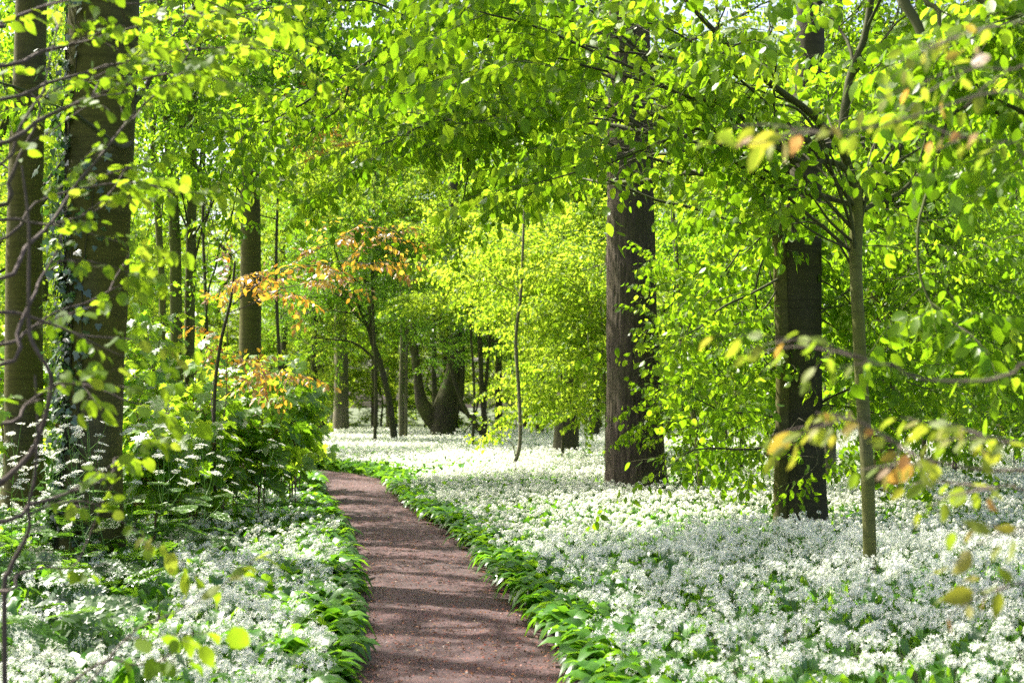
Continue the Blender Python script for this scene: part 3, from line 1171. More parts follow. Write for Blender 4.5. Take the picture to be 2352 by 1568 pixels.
# ---- smooth double-stemmed beech
D13 = 15.7
b13 = P(1838, 1215, D13)
TRUNKS.append((b13[0], b13[1], 0.42))
t = Tree((b13[0], b13[1]), SP_BEECH, "beech")
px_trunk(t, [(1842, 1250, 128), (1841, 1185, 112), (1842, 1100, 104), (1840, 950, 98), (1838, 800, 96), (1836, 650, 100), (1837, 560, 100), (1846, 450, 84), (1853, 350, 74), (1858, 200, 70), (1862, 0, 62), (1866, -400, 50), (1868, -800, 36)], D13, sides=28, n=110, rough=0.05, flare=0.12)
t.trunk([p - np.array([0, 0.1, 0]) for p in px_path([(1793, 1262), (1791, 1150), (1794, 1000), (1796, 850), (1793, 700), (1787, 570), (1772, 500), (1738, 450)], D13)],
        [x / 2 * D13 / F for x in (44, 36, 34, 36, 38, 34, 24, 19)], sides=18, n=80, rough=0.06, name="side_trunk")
L = t.limb
L(px_path([(1750, 465), (1716, 425), (1660, 359), (1609, 304), (1565, 256), (1517, 176), (1425, 91), (1327, 40), (1220, -40)], (D13, D13 - 1.2)), 0.042, 0.015, nsub=6, sublen=(0.7, 1.4), start=0.4, bare=0.5, sides=10)
L(px_path([(1609, 304), (1528, 322), (1425, 359), (1382, 372), (1300, 410), (1210, 450)], (D13 - .6, D13 - 1.5)), 0.025, 0.006, nsub=5, sublen=(0.6, 1.1), start=0.2)
L(px_path([(1560, 300), (1480, 250), (1400, 215), (1280, 200), (1196, 212), (1116, 238), (1039, 278), (966, 300), (911, 322), (859, 366), (783, 406)], (D13 - .4, D13 - 2.4)), 0.028, 0.006, nsub=10, sublen=(0.6, 1.2), start=0.2)
L(px_path([(1425, 95), (1330, 60), (1230, 70), (1120, 75), (1000, 85), (911, 106), (830, 157), (772, 190), (702, 234), (629, 271), (581, 289)], (D13 - .6, D13 - 2.6)), 0.028, 0.006, nsub=10, sublen=(0.6, 1.2), start=0.15)
L(px_path([(1039, 278), (1075, 366), (1070, 432), (1061, 516)], (D13 - 2, D13 - 2.2)), 0.012, 0.004, nsub=2, sublen=(0.3, 0.6), start=0.1)
L(px_path([(805, 176), (783, 242), (735, 278), (713, 304), (660, 350)], (D13 - 2.4, D13 - 2.6)), 0.012, 0.004, nsub=3, sublen=(0.4, 0.9), start=0.1)
L(px_path([(1790, 640), (1778, 645), (1715, 678), (1653, 707), (1624, 740), (1591, 762), (1540, 800)], (D13, D13 - 1.2)), 0.018, 0.005, nsub=5, sublen=(0.5, 1.1), start=0.15)
L(px_path([(1800, 900), (1778, 956), (1752, 942), (1715, 945), (1660, 945), (1613, 923), (1560, 890)], (D13, D13 - 1.0)), 0.018, 0.005, nsub=5, sublen=(0.5, 1.0), start=0.15)
L(px_path([(1800, 960), (1770, 1004), (1748, 1026), (1697, 1030), (1642, 1026), (1587, 1033), (1543, 1066), (1500, 1100)], (D13, D13 - 1.6)), 0.016, 0.005, nsub=5, sublen=(0.5, 0.9), start=0.15)
L(px_path([(1880, 930), (1930, 900), (1990, 880), (2060, 870), (2150, 900)], (D13, D13 - .6)), 0.016, 0.005, nsub=5, sublen=(0.5, 0.9), start=0.15)
L(px_path([(1800, 1010), (1840, 960), (1870, 1010), (1880, 1060), (1850, 1090)], (D13 - .4, D13 - 0.9)), 0.008, 0.003, nsub=2, sublen=(0.3, 0.5), start=0.2, step=0.3)
A13 = trunk_points(t, 1.2, 3.9)
fill(t, trunk_points(t, 5.0, 6.5), (480, 1250, -80, 160), 4, (12, 15.5), 0.018, 0.1, nsub=8, sublen=(0.6, 1.2), start=0.5, bare=.5)
A13h = trunk_points(t, 3.4, 6.0)
fill(t, A13h, (480, 1150, 60, 420), 5, (12, 15.5), 0.018, 0.12, nsub=9, sublen=(0.6, 1.2), start=0.55, bare=.55)
fill(t, A13h, (900, 1700, 60, 480), 3, (12.5, 16.5), 0.016, 0.1, nsub=7, sublen=(0.5, 1.1), start=0.5, bare=.5)
fill(t, A13, (1560, 1780, 480, 1080), 11, (15.5, 18.5), 0.012, 0.06, nsub=4, sublen=(0.35, 0.8), start=0.2)
fill(t, A13, (1910, 2350, 540, 1120), 13, (15, 19), 0.012, 0.06, nsub=5, sublen=(0.4, 0.9), start=0.2)
high_crown(t, 5.5, 10, 5, 3.4, 4, step=.5)
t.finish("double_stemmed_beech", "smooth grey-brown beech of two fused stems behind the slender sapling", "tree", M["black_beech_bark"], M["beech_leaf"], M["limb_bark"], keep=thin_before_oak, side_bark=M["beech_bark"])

# ---- rough-barked oak in the middle of the field
D12 = 22.7
b12 = P(1462, 1150, D12)
TRUNKS.append((b12[0], b12[1], 0.68))
t = Tree((b12[0], b12[1]), SP_MID, "beech_mid")
px_trunk(t, [(1462, 1165, 164), (1461, 1100, 138), (1458, 1000, 129), (1455, 850, 121), (1450, 700, 115), (1449, 550, 110), (1447, 300, 103), (1445, 100, 95), (1445, -100, 90), (1440, -500, 70), (1450, -900, 40)], D12, sides=150, n=330, rough=0.03, ridges=0.012, flare=0.14)
A = trunk_points(t, 7.0, 13)
high_crown(t, 8.2, 13, 8, 4.5, 4, step=.5)
fill(t, A, (1100, 1900, -80, 200), 5, (20, 24), 0.03, 0.1, nsub=7, sublen=(0.8, 1.6), start=0.4)
t.finish("oak_tree", "big oak with deeply furrowed brown bark standing in the white flowers", "tree", M["oak_bark"], M["wood_leaf"], M["dark_bark"])

# ---- young hornbeam around the oak: the leaf veil hanging in front of its bark
D = 20.5
bb = P(1610, 1140, D)
t = Tree((bb[0], bb[1]), SP_MID, "beech")
px_trunk(t, [(1612, 1150, 14), (1600, 1000, 12), (1572, 850, 11), (1560, 700, 10), (1552, 560, 9), (1540, 430, 8)], D, sides=8, n=30)
fill(t, trunk_points(t, 0.8, 4.2), (1480, 1600, 560, 1120), 6, (20.6, 22), 0.010, 0.06, nsub=4, sublen=(0.3, 0.6), start=0.4)
fill(t, trunk_points(t, 0.8, 4.5), (1560, 1800, 480, 1100), 10, (19, 22.5), 0.010, 0.06, nsub=6, sublen=(0.4, 0.9), start=0.2)
t.finish("hornbeam_sapling", "thin hornbeam sapling leaning its leafy twigs across the right side of the oak", "tree", M["sapling_bark"], M["beech_leaf"], M["limb_bark"])

# ---- beeches behind on the right
D15 = 20.0
bb = P(2024, 1090, D15)
TRUNKS.append((bb[0], bb[1], 0.3))
t = Tree((bb[0], bb[1]), SP_MID, "beech_mid")
px_trunk(t, [(2030, 1175, 78), (2026, 1050, 66), (2024, 870, 60), (2020, 700, 58), (2018, 560, 55), (2012, 350, 50), (2005, 100, 44), (2000, -250, 36), (1995, -600, 24)], D15, sides=22, n=70)
fill(t, trunk_points(t, 1.2, 8), (1900, 2380, 300, 1050), 22, (18, 24), 0.016, 0.06, nsub=7, sublen=(0.6, 1.2), start=0.2)
fill(t, trunk_points(t, 5, 9), (1700, 2380, -80, 320), 18, (18, 23), 0.018, 0.1, nsub=7, sublen=(0.6, 1.3), start=0.3)
high_crown(t, 8, 12, 4, 3.5, 4, step=.5)
t.finish("smooth_beech", "dark smooth beech half hidden just behind the slender sapling", "tree", M["beech_bark"], M["beech_leaf"], M["limb_bark"])

D16 = 24.0
bb = P(1905, 1060, D16)
t = Tree((bb[0], bb[1]), SP_MID, "beech_mid")
px_trunk(t, [(1902, 1140, 36), (1904, 1000, 33), (1910, 850, 32), (1920, 700, 32), (1926, 560, 30), (1930, 300, 26), (1925, 0, 22), (1920, -300, 14)], D16, sides=16, n=50)
fill(t, trunk_points(t, 1.5, 8), (1700, 2250, 120, 950), 16, (22, 26), 0.016, 0.08, nsub=7, sublen=(0.6, 1.2), start=0.2)
t.finish("pale_stemmed_beech", "leaning pale-barked beech between the double-stemmed beech and the sapling", "tree", M["pale_bark"], M["wood_leaf"], M["limb_bark"])

# ---- the dark rough trunk left of the oak, farther back
D11 = 38.0
bb = P(1300, 1030, D11)
TRUNKS.append((bb[0], bb[1], 0.5))
t = Tree((bb[0], bb[1]), SP_FAR, "beech_mid")
px_trunk(t, [(1298, 1075, 64), (1300, 1020, 57), (1303, 940, 52), (1308, 850, 48), (1314, 700, 44), (1320, 600, 42), (1325, 300, 38), (1330, 0, 32), (1330, -400, 18)], D11, sides=40, n=90, rough=0.04, ridges=0.012, flare=0.1)
fill(t, trunk_points(t, 3, 14), (1150, 1500, -50, 700), 16, (35, 42), 0.03, 0.08, nsub=7, sublen=(0.8, 1.6), start=0.25, step=0.3)
t.finish("dark_oak", "dark rough trunk left of the big oak, farther back among bright leaves", "tree", M["dark_bark"], M["wood_leaf"], M["dark_bark"])

# ---- curved sapling with pale yellow-green leaves and its neighbours
D10 = 28.0
bb = P(1185, 1080, D10)
t = Tree((bb[0], bb[1]), SP_MID, "beech_mid", 1.15)
px_trunk(t, [(1183, 1100, 9), (1183, 1066, 9), (1190, 1040, 9), (1195, 1000, 8.5), (1192, 900, 8), (1185, 780, 7.5), (1196, 680, 7), (1200, 600, 6), (1204, 480, 5)], D10, sides=8, n=60, rough=0)
fill(t, trunk_points(t, 2.6, 5.5), (1040, 1420, 530, 720), 9, (26, 31), 0.009, 0.08, nsub=5, sublen=(0.5, 1.1), start=0.25)
t.limb(px_path([(1184, 1050), (1176, 1020), (1160, 1008), (1150, 1000)], D10), 0.012, 0.004, nsub=1, sublen=(0.2, 0.4), start=0.6, step=.4)
t.finish("curved_sapling", "thin sapling with a hooked foot rising from the white flowers", "tree", M["pale_bark"], M["fresh_leaf"], M["limb_bark"])

for (name, x, yb, D, top, reg, n, label) in (
    ("young_hornbeam", 1390, 1085, 30.0, 520, (1180, 1440, 560, 950), 12, "young hornbeam with layers of pale lime-green leaves just left of the big oak"),
    ("young_hornbeam", 1290, 1060, 34.0, 500, (1120, 1400, 500, 780), 10, "yellow-green young hornbeam in front of the dark rough trunk"),
    ("young_hornbeam", 1085, 1010, 44.0, 480, (950, 1220, 500, 740), 11, "yellow-green young hornbeam right of the old pollard"),
    ("young_hornbeam", 1700, 1085, 27.0, 450, (1540, 1800, 480, 1000), 15, "young hornbeam filling the gap between the oak and the double-stemmed beech"),
    ("young_hornbeam", 2190, 1100, 25.0, 420, (2060, 2380, 480, 1000), 14, "young hornbeam at the right, hung with leaves behind the copper twigs"),
    ("young_hornbeam", 2330, 1080, 29.0, 380, (2150, 2400, 350, 980), 14, "young hornbeam at the right margin of the field, farthest right"),
):
    bb = P(x, yb, D)
    t = Tree((bb[0], bb[1]), SP_FAR, "beech_mid", 0.85)
    w = 0.09 * F / D
    px_trunk(t, [(x, yb + 30, w), (x + 4, yb - 120, w * .9), (x - 5, yb - 300, w * .75), (x + 6, top, w * .45)], D, sides=10, n=40)
    zt = t.axis[-1, 2]
    fill(t, trunk_points(t, 0.3 * zt, zt * 0.95), reg, n, (D - 3, D + 3), 0.014, 0.07, nsub=7, sublen=(0.6, 1.2), start=0.2, step=0.26)
    t.finish(name, label, "tree", M["dark_bark"], M["fresh_leaf" if x < 1500 else "wood_leaf"], M["limb_bark"], "young hornbeams in the field")


for (x, yb, D, top, reg, n, label) in (
    (860, 1015, 46.0, 250, (560, 1150, 150, 560), 16, "tall loose young tree rising behind the leaning hawthorn's top"),
    (1500, 1045, 36.0, 200, (1150, 1800, 60, 520), 16, "tall loose young tree directly behind the big oak"),
    (1760, 1050, 33.0, 240, (1500, 2000, 200, 640), 14, "tall loose young tree behind the double-stemmed beech"),
    (640, 1020, 40.0, 200, (330, 900, 60, 560), 14, "tall loose young tree behind the straight smooth trunk"),
    (2120, 1050, 32.0, 240, (1900, 2400, 100, 560), 14, "tall loose young tree behind the slender sapling at right"),
):
    bb = P(x, yb, D)
    t = Tree((bb[0], bb[1]), SP_FAR, "beech_mid", 1.0)
    w = 0.12 * F / D
    px_trunk(t, [(x, yb + 25, w), (x + 3, yb - 150, w * .9), (x - 6, yb - 420, w * .75), (x + 8, top, w * .4), (x + 6, top - 300, w * .2)], D, sides=10, n=40)
    zt = t.axis[-1, 2]
    fill(t, trunk_points(t, 0.35 * zt, zt * 0.9), reg, n, (D - 3, D + 3), 0.018, 0.07, nsub=6, sublen=(0.7, 1.4), start=0.4, bare=.4, step=0.3)
    t.finish("young_ash", label, "tree", M["dark_bark"], M["fresh_leaf"], M["limb_bark"], "tall loose young trees behind the field")

#PART3

# ---- ivy-clad beech, left
D2 = 13.2
bb = P(205, 1313, D2)
B2 = bb
t = Tree((bb[0], bb[1]), SP_MID, "beech_mid")
ax2, r2 = px_trunk(t, [(203, 1335, 190), (205, 1250, 152), (208, 1150, 138), (214, 1000, 128), (218, 850, 130), (222, 700, 142), (226, 520, 145), (231, 300, 154), (235, 100, 161), (240, -100, 160), (245, -500, 130), (250, -1000, 90)], D2, sides=36, n=120, rough=0.04, flare=0.1)
t.limb(px_path([(300, 330), (275, 340), (227, 304), (172, 264), (139, 234), (110, 223), (40, 200), (-40, 180)], (D2 - .2, D2 - 2)), 0.03, 0.012, nsub=4, sublen=(0.5, 1), start=.4, step=.3)
t.limb(px_path([(300, 250), (335, 200), (370, 120), (420, 60), (470, -20)], (D2, D2 + .6)), 0.03, 0.012, nsub=4, sublen=(0.5, 1), start=.4, step=.3)
high_crown(t, 6, 11, 9, 4.0, 4, step=0.45)
t.finish("ivy_clad_beech", "stout smooth beech wrapped in dark ivy on its left flank", "tree", M["beech_bark"], M["wood_leaf"], M["limb_bark"])

root = thing("ivy", "dark glossy ivy climbing the left flank of the stout smooth beech", "ivy", (bb[0] - 0.25, bb[1] - 0.3, 0.0))
mb, ms = MB(), MB()
for s in range(11):
    th0 = math.radians(rng.uniform(188, 272))
    zz = np.linspace(0.1, rng.uniform(3.2, 6.5), 60)
    th = th0 + 0.25 * noise2(zz * 0.8, np.full(60, s * 3.1)) + 0.1 * noise2(zz * 3, np.full(60, s * 1.7))
    c = np.stack([np.interp(zz, ax2[:, 2], ax2[:, i]) for i in range(3)], -1)
    rr = np.interp(zz, ax2[:, 2], r2) * 1.02
    nr = np.stack([np.cos(th), np.sin(th), np.zeros(60)], -1)
    p = c + nr * rr[:, None]
    p[:, 2] = zz
    ms.tube(p, np.linspace(0.012, 0.004, 60), 5)
    k = 150
    f = rng.integers(0, 60, k)
    spread = 0.045 + 0.03 * (zz[f] > 2.8)
    pos = p[f] + rng.normal(0, 1, (k, 3)) * spread[:, None] + nr[f] * rng.uniform(0.01, 0.07, k)[:, None]
    a = norm(np.array([0, 0, -0.8]) + rng.normal(0, 0.6, (k, 3)))
    tv, tq, tt, uv = LEAF["ivy"]
    mb.stamp(tv, None, tt, pos, frames(a, nr[f] + np.array([0, 0, 0.5]) + rng.normal(0, 0.35, (k, 3))) * (rng.uniform(0.05, 0.105, k))[:, None, None])
mb.build("leaves", M["ivy_leaf"], root, root.location)
ms.build("stem", M["dark_bark"], root, root.location)

# ---- far-left beech
D1 = 18.5
bb = P(52, 1150, D1)
t = Tree((bb[0], bb[1]), SP_MID, "beech_mid")
px_trunk(t, [(52, 1190, 110), (54, 1050, 88), (55, 850, 82), (56, 600, 80), (60, 400, 78), (66, 200, 75), (72, 0, 70), (78, -300, 55), (84, -700, 36)], D1, sides=28, n=80, rough=0.05, flare=0.1)
t.limb(px_path([(92, 470), (115, 440), (150, 405), (210, 360), (280, 330)], (D1, D1 + 1)), 0.04, 0.014, nsub=3, sublen=(0.5, 1), start=.5, step=.3)
fill(t, trunk_points(t, 4, 9), (-80, 360, -80, 420), 5, (17, 22), 0.02, 0.1, nsub=6, sublen=(.6, 1.2), start=.3)
t.finish("left_edge_beech", "grey beech trunk at the left margin, without ivy, left of the ivy-clad beech", "tree", M["beech_bark"], M["wood_leaf"], M["limb_bark"])

# ---- coppice poles
D3 = 19.0
bb = P(405, 1110, D3)
t = Tree((bb[0], bb[1]), SP_MID, "beech_mid")
px_trunk(t, [(410, 1120, 30), (408, 900, 28), (404, 700, 27), (402, 560, 26), (396, 430, 22), (384, 300, 18), (374, 150, 16), (366, 0, 14), (356, -200, 10)], D3, sides=14, n=60)
t.trunk([P(x, y, D3 + .15) for x, y in ((428, 1115), (434, 900), (436, 700), (440, 500), (441, 350), (440, 220), (436, 110), (430, 0), (424, -200))], [x / 2 * D3 / F for x in (26, 24, 24, 23, 23, 22, 19, 16, 12)], 14, 60, name="side_trunk")
L = t.limb
L(px_path([(440, 215), (425, 170), (412, 100), (405, 40), (395, -40)], D3), 0.04, 0.02, nsub=3, sublen=(.4, .8), start=.4, step=.35)
L(px_path([(438, 200), (452, 130), (462, 60), (470, -30)], D3), 0.035, 0.015, nsub=3, sublen=(.4, .8), start=.4, step=.35)
L(px_path([(446, 860), (470, 760), (486, 640), (500, 580), (530, 520), (550, 400)], (D3, D3 - .6)), 0.016, 0.008, nsub=4, sublen=(.4, .8), start=.6, step=.4, tip=False)
fill(t, trunk_points(t, 3.2, 7.5), (300, 620, -60, 560), 14, (17.5, 21), 0.014, 0.1, nsub=5, sublen=(.5, .9), start=.3)
t.finish("coppiced_ash", "pair of slim mossy poles rising together between the ivy-clad beech and the copper twigs", "tree", M["sapling_bark"], M["wood_leaf"], M["limb_bark"])

D3b = 21.0
bb = P(368, 1090, D3b)
t = Tree((bb[0], bb[1]), SP_MID, "beech_mid")
px_trunk(t, [(370, 1110, 18), (370, 900, 16), (373, 700, 16), (366, 550, 16), (356, 400, 17), (348, 250, 15), (344, 100, 13), (338, -100, 10)], D3b, sides=12, n=50)
fill(t, trunk_points(t, 4, 7.5), (250, 520, -60, 500), 10, (20, 23), 0.014, 0.1, nsub=5, sublen=(.5, .9), start=.3)
t.finish("thin_mossy_tree", "thinnest mossy pole just right of the ivy-clad beech", "tree", M["sapling_bark"], M["wood_leaf"], M["limb_bark"])

# ---- straight trunk behind the copper twigs
D4 = 25.0
bb = P(573, 1030, D4)
TRUNKS.append((bb[0], bb[1], 0.35))
t = Tree((bb[0], bb[1]), SP_FAR, "beech_mid")
px_trunk(t, [(570, 1085, 62), (571, 950, 54), (573, 850, 51), (575, 700, 49), (576, 550, 47), (574, 300, 42), (571, 100, 40), (569, -100, 36), (566, -500, 22)], D4, sides=22, n=70, rough=0.05)
fill(t, trunk_points(t, 5, 11), (400, 900, -80, 330), 12, (23, 28), 0.02, 0.1, nsub=7, sublen=(.7, 1.4), start=.3)
high_crown(t, 9, 13, 6, 3, 5)
t.finish("straight_beech", "straight smooth trunk with copper leaves hanging across its lower half", "tree", M["beech_bark"], M["thorn_leaf"], M["limb_bark"])

# ---- copper-leaved young beech
Dc = 15.5
bb = P(500, 1090, Dc)
t = Tree((bb[0], bb[1]), SP_COPPER, "copper")
px_trunk(t, [(500, 1110, 9), (492, 950, 8), (505, 800, 8), (530, 690, 7), (540, 600, 5)], Dc, sides=7, n=40, rough=0)
ct = trunk_points(t, 1.0, 3.2)
L = t.limb
L(px_path([(535, 700), (580, 660), (640, 620), (700, 590), (760, 560), (830, 545), (885, 550)], (Dc, Dc - .6)), 0.008, 0.003, nsub=3, sublen=(.2, .35), start=.45, step=.2, bare=.5)
L(px_path([(520, 720), (590, 690), (650, 660), (720, 650)], (Dc, Dc - .4)), 0.006, 0.003, nsub=2, sublen=(.2, .3), start=.3, step=.22)
L(px_path([(640, 620), (720, 610), (790, 600), (850, 608)], (Dc - .3, Dc - .7)), 0.005, 0.0025, nsub=2, sublen=(.15, .3), start=.3, step=.2)
fill(t, ct, (450, 690, 640, 870), 4, (14.6, 16.5), 0.006, 0.08, nsub=1, sublen=(.25, .5), start=.5, bare=.5, step=.3)
fill(t, ct, (560, 680, 760, 860), 1, (14.8, 16.2), 0.006, 0.06, nsub=1, sublen=(.25, .5), start=.5, bare=.5, step=.3)
t.finish("copper_beech_sapling", "young copper beech with glowing orange-yellow leaves between the mossy poles and the path", "tree", M["dark_bark"], M["copper_leaf"], M["twig_bark"])
Dc = 26.0
bb = P(470, 1060, Dc)
t = Tree((bb[0], bb[1]), SP_COPPER, "copper")
px_trunk(t, [(470, 1080, 9), (476, 800, 8), (466, 500, 7), (474, 250, 6), (480, 60, 5)], Dc, sides=7, n=40, rough=0)
fill(t, trunk_points(t, 4, 7.5), (380, 600, 10, 200), 9, (25, 27), 0.007, 0.08, nsub=3, sublen=(.3, .6), start=.5, step=.3)
fill(t, trunk_points(t, 4, 7), (640, 960, 170, 330), 9, (25, 27), 0.008, 0.08, nsub=3, sublen=(.3, .5), start=.8, step=.3)
t.finish("tall_copper_beech", "taller copper beech showing orange leaves high up behind the mossy poles", "tree", M["dark_bark"], M["copper_leaf"], M["twig_bark"])

# ---- far trees one can tell apart
def far_tree(name, label, rows, d, bark, leafm, regions, limbs=(), extra=(), sp=None, leaf="beech_far", group=None, sides=20, rough=0.05, ss=1.0, **kw):
    bb = P(rows[0][0], rows[0][1], d)
    TRUNKS.append((bb[0], bb[1], max(0.2, rows[0][2] / 2 * d / F)))
    t = Tree((bb[0], bb[1]), sp or SP_FAR, leaf, ss)
    px_trunk(t, rows, d, sides=sides, n=60, rough=rough, **kw)
    for pts, ws in extra:
        t.trunk([P(x, y, d) for x, y in pts], [w / 2 * d / F for w in ws], 12, 40, name="side_trunk")
    for pts, r in limbs:
        t.limb(px_path(pts, d), r, r * .4, nsub=4, sublen=(.8, 1.6), start=.3, step=.35)
    zt = t.axis[-1, 2]
    for reg, n, z0 in regions:
        fill(t, trunk_points(t, z0, zt * .97), reg, n, (d - 4, d + 4), 0.03, 0.06, nsub=7, sublen=(.9, 1.9), start=.25, step=.34)
    t.finish(name, label, "tree", bark, leafm, M["dark_bark"], group)

far_tree("far_beech", "pale grey far beech trunk left of the leaning dark tree", [(783, 1000, 42), (783, 950, 36), (784, 850, 32), (782, 700, 28), (780, 500, 24), (780, 200, 18), (780, -50, 10)], 66, M["pale_bark"], M["wood_leaf"],
         [((640, 950, 0, 620), 9, 9)])
far_tree("leaning_hawthorn", "dark crooked hawthorn leaning left out of the far flowers", [(908, 1022, 17), (903, 985, 16), (890, 900, 14), (872, 830, 14), (852, 770, 13), (848, 700, 11), (838, 640, 11), (820, 590, 9), (800, 500, 6)], 48, M["dark_bark"], M["thorn_leaf"],
         [((600, 960, 430, 740), 18, 4.0), ((780, 1010, 560, 860), 5, 3.4)],
         limbs=[([(876, 840), (820, 790), (770, 780), (715, 775)], .05), ([(850, 730), (860, 640), (850, 560), (870, 480)], .07), ([(872, 820), (830, 720), (800, 650), (760, 600)], .06)], sp=SP_THORN, leaf="small", sides=10, ss=1.6)
far_tree("old_pollard", "squat mossy pollard with a dark burr on its left side, far across the flowers", [(1018, 1010, 66), (1018, 980, 58), (1022, 930, 52), (1034, 880, 38), (1044, 820, 30), (1046, 700, 26), (1044, 560, 26), (1040, 350, 20), (1040, 100, 12)], 57, M["dark_bark"], M["thorn_leaf"],
         [((900, 1150, 420, 780), 8, 3.4)], extra=[([(1008, 985), (985, 950), (968, 920), (960, 870), (952, 780), (950, 640), (946, 420)], (34, 40, 30, 20, 15, 12, 8)), ([(1040, 960), (1056, 900), (1060, 800), (1058, 640)], (22, 20, 15, 10))],
         limbs=[([(1052, 930), (1085, 960), (1110, 992)], .12), ([(955, 860), (930, 745), (880, 735)], .1)], sp=SP_THORN, leaf="small", ss=1.7, flare=0.05)
far_tree("pale_twin_ash", "pair of thin bone-pale stems left of the old pollard", [(922, 1005, 12), (921, 900, 11), (924, 780, 10), (922, 640, 8), (924, 400, 6)], 53, M["pale_bark"], M["wood_leaf"],
         [((850, 1010, 380, 620), 10, 5)], extra=[([(931, 1004), (932, 900), (934, 760), (938, 600), (942, 420)], (10, 9, 8, 7, 5))], sides=10)
far_tree("forked_thorn", "thin dark forked thorn tree right of the old pollard", [(1114, 1008, 16), (1112, 960, 14), (1106, 880, 12), (1102, 780, 11), (1098, 700, 9), (1092, 560, 6)], 52, M["dark_bark"], M["thorn_leaf"],
         [((1020, 1200, 540, 820), 14, 3.5)], extra=[([(1114, 1004), (1088, 970), (1064, 930), (1040, 860), (1020, 780)], (12, 11, 9, 8, 5)), ([(1112, 960), (1118, 860), (1128, 760)], (9, 8, 5))], sp=SP_THORN, leaf="small", sides=10, ss=1.6)
for i, (x, yb, w, d, lab) in enumerate(((718, 1000, 15, 60, "thin dark far trunk at the left end of the flower field"), (736, 1002, 12, 63, "thin dark far trunk second from the left end of the flower field"), (1145, 1002, 18, 60, "dark far trunk between the forked thorn and the curved sapling"),
                                        (1240, 1015, 20, 58, "far trunk just left of the dark rough trunk"), (1365, 1015, 24, 55, "far trunk between the dark rough trunk and the big oak"), (1000, 998, 13, 66, "slim far trunk behind the old pollard"),
                                        (1660, 1035, 22, 48, "far trunk seen through leaves between oak and double-stemmed beech"), (2110, 1045, 26, 46, "far trunk right of the slender sapling behind green leaves"), (2245, 1040, 22, 48, "far dark trunk near the right margin"),
                                        (650, 990, 20, 64, "far trunk behind the sycamore bushes by the path bend"), (860, 995, 16, 70, "far trunk right behind the leaning hawthorn"))):
    far_tree("woodland_tree", lab, [(x, yb + 8, w * 1.3), (x, yb - 40, w), (x + rng.uniform(-6, 6), yb - 250, w * .85), (x + rng.uniform(-14, 14), yb - 550, w * .6), (x + rng.uniform(-20, 20), -40, w * .3)], d, M["dark_bark"], M["fresh_leaf" if i % 3 == 0 else "wood_leaf"],
             [((x - 130, x + 130, 380, 900), 7, 2.5), ((x - 160, x + 160, -40, 480), 7, 7)], group="slim trees at the far edge of the flowers", sides=12)

# ---- trees in the depth of the wood
def wood_proto(h, r, low, spread, leafm, nl):
    t = Tree((0, 0), SP_BG, "beech_far")
    pts = [np.array([0, 0, -.1])] + [np.array([rng.normal(0, .15) * k, rng.normal(0, .15) * k, h * k / 6]) for k in range(1, 7)]
    t.trunk(pts, [r * 1.2, r, r * .9, r * .8, r * .6, r * .4, r * .1], 12, 30)
    for i in range(nl):
        f = low + (1 - low) * (i + rng.random()) / nl
        a = trunk_points(t, f * h, h, 2)[0]
        ph = i * 2.4 + rng.normal(0, .3)
        ln = spread * (1.15 - .75 * f) * rng.uniform(.7, 1.15)
        t.limb(t.arch(a, a + np.array([math.cos(ph) * ln, math.sin(ph) * ln, ln * rng.uniform(-.15, .45)]), .1), .05, .015, nsub=6, sublen=(1.0, 2.2), step=.6, start=.25, sides=5, spread=(.4, 1.2))
    return t.finish("deep_wood_tree", "slim leafy tree standing in the green depth of the wood", "tree", M["dark_bark"], leafm, M["dark_bark"], "trees in the green depth of the wood")

protos = [wood_proto(16, .22, .12, 4.4, M["wood_leaf"], 24), wood_proto(16, .16, .08, 4.2, M["fresh_leaf"], 24), wood_proto(19, .3, .16, 5.0, M["wood_leaf"], 24), wood_proto(13, .12, .04, 3.8, M["fresh_leaf"], 22), wood_proto(21, .34, .2, 5.2, M["fresh_leaf"], 24)]
used = set()


def place(k, x, y, rz, s, label=None, group=None, cat=None, name=None):
    root = protos[k]
    if k not in used:
        used.add(k)
        r = root
    else:
        r = root.copy()
        COL.objects.link(r)
        for ch in list(root.children):
            c = ch.copy()
            COL.objects.link(c)
            c.parent = r
    r.location = (x, y, 0)
    r.rotation_euler = (0, 0, rz)
    r.scale = (s, s, s)
    for key, val in (("label", label), ("group", group), ("category", cat)):
        if val:
            r[key] = val
    if name:
        r.name = name

# merge each deep-wood tree's limbs into one wood mesh: at that distance they are hairlines
for root in protos:
    limbs = [c for c in root.children if c.name.startswith("limb")]
    vs, qs, n = [], [], 0
    for c in limbs:
        co = np.empty(len(c.data.vertices) * 3, np.float32)
        c.data.vertices.foreach_get("co", co)
        li = np.empty(len(c.data.loops), np.int32)
        c.data.loops.foreach_get("vertex_index", li)
        vs.append(co.reshape(-1, 3))
        qs.append(li.reshape(-1, 4) + n)
        n += len(co) // 3
        bpy.data.objects.remove(c)
    mb = MB()
    mb.add(np.concatenate(vs), np.concatenate(qs))
    mb.build("branches", M["dark_bark"], root)

for (d0, d1, n, half) in ((70, 79, 10, 33), (82, 95, 13, 42), (98, 118, 17, 52)):
    for i in range(n):
        x = -half + 2 * half * (i + rng.uniform(.15, .85)) / n
        place(int(rng.integers(0, 5)), x, rng.uniform(d0, d1), rng.uniform(0, 6.28), rng.uniform(.85, 1.2))
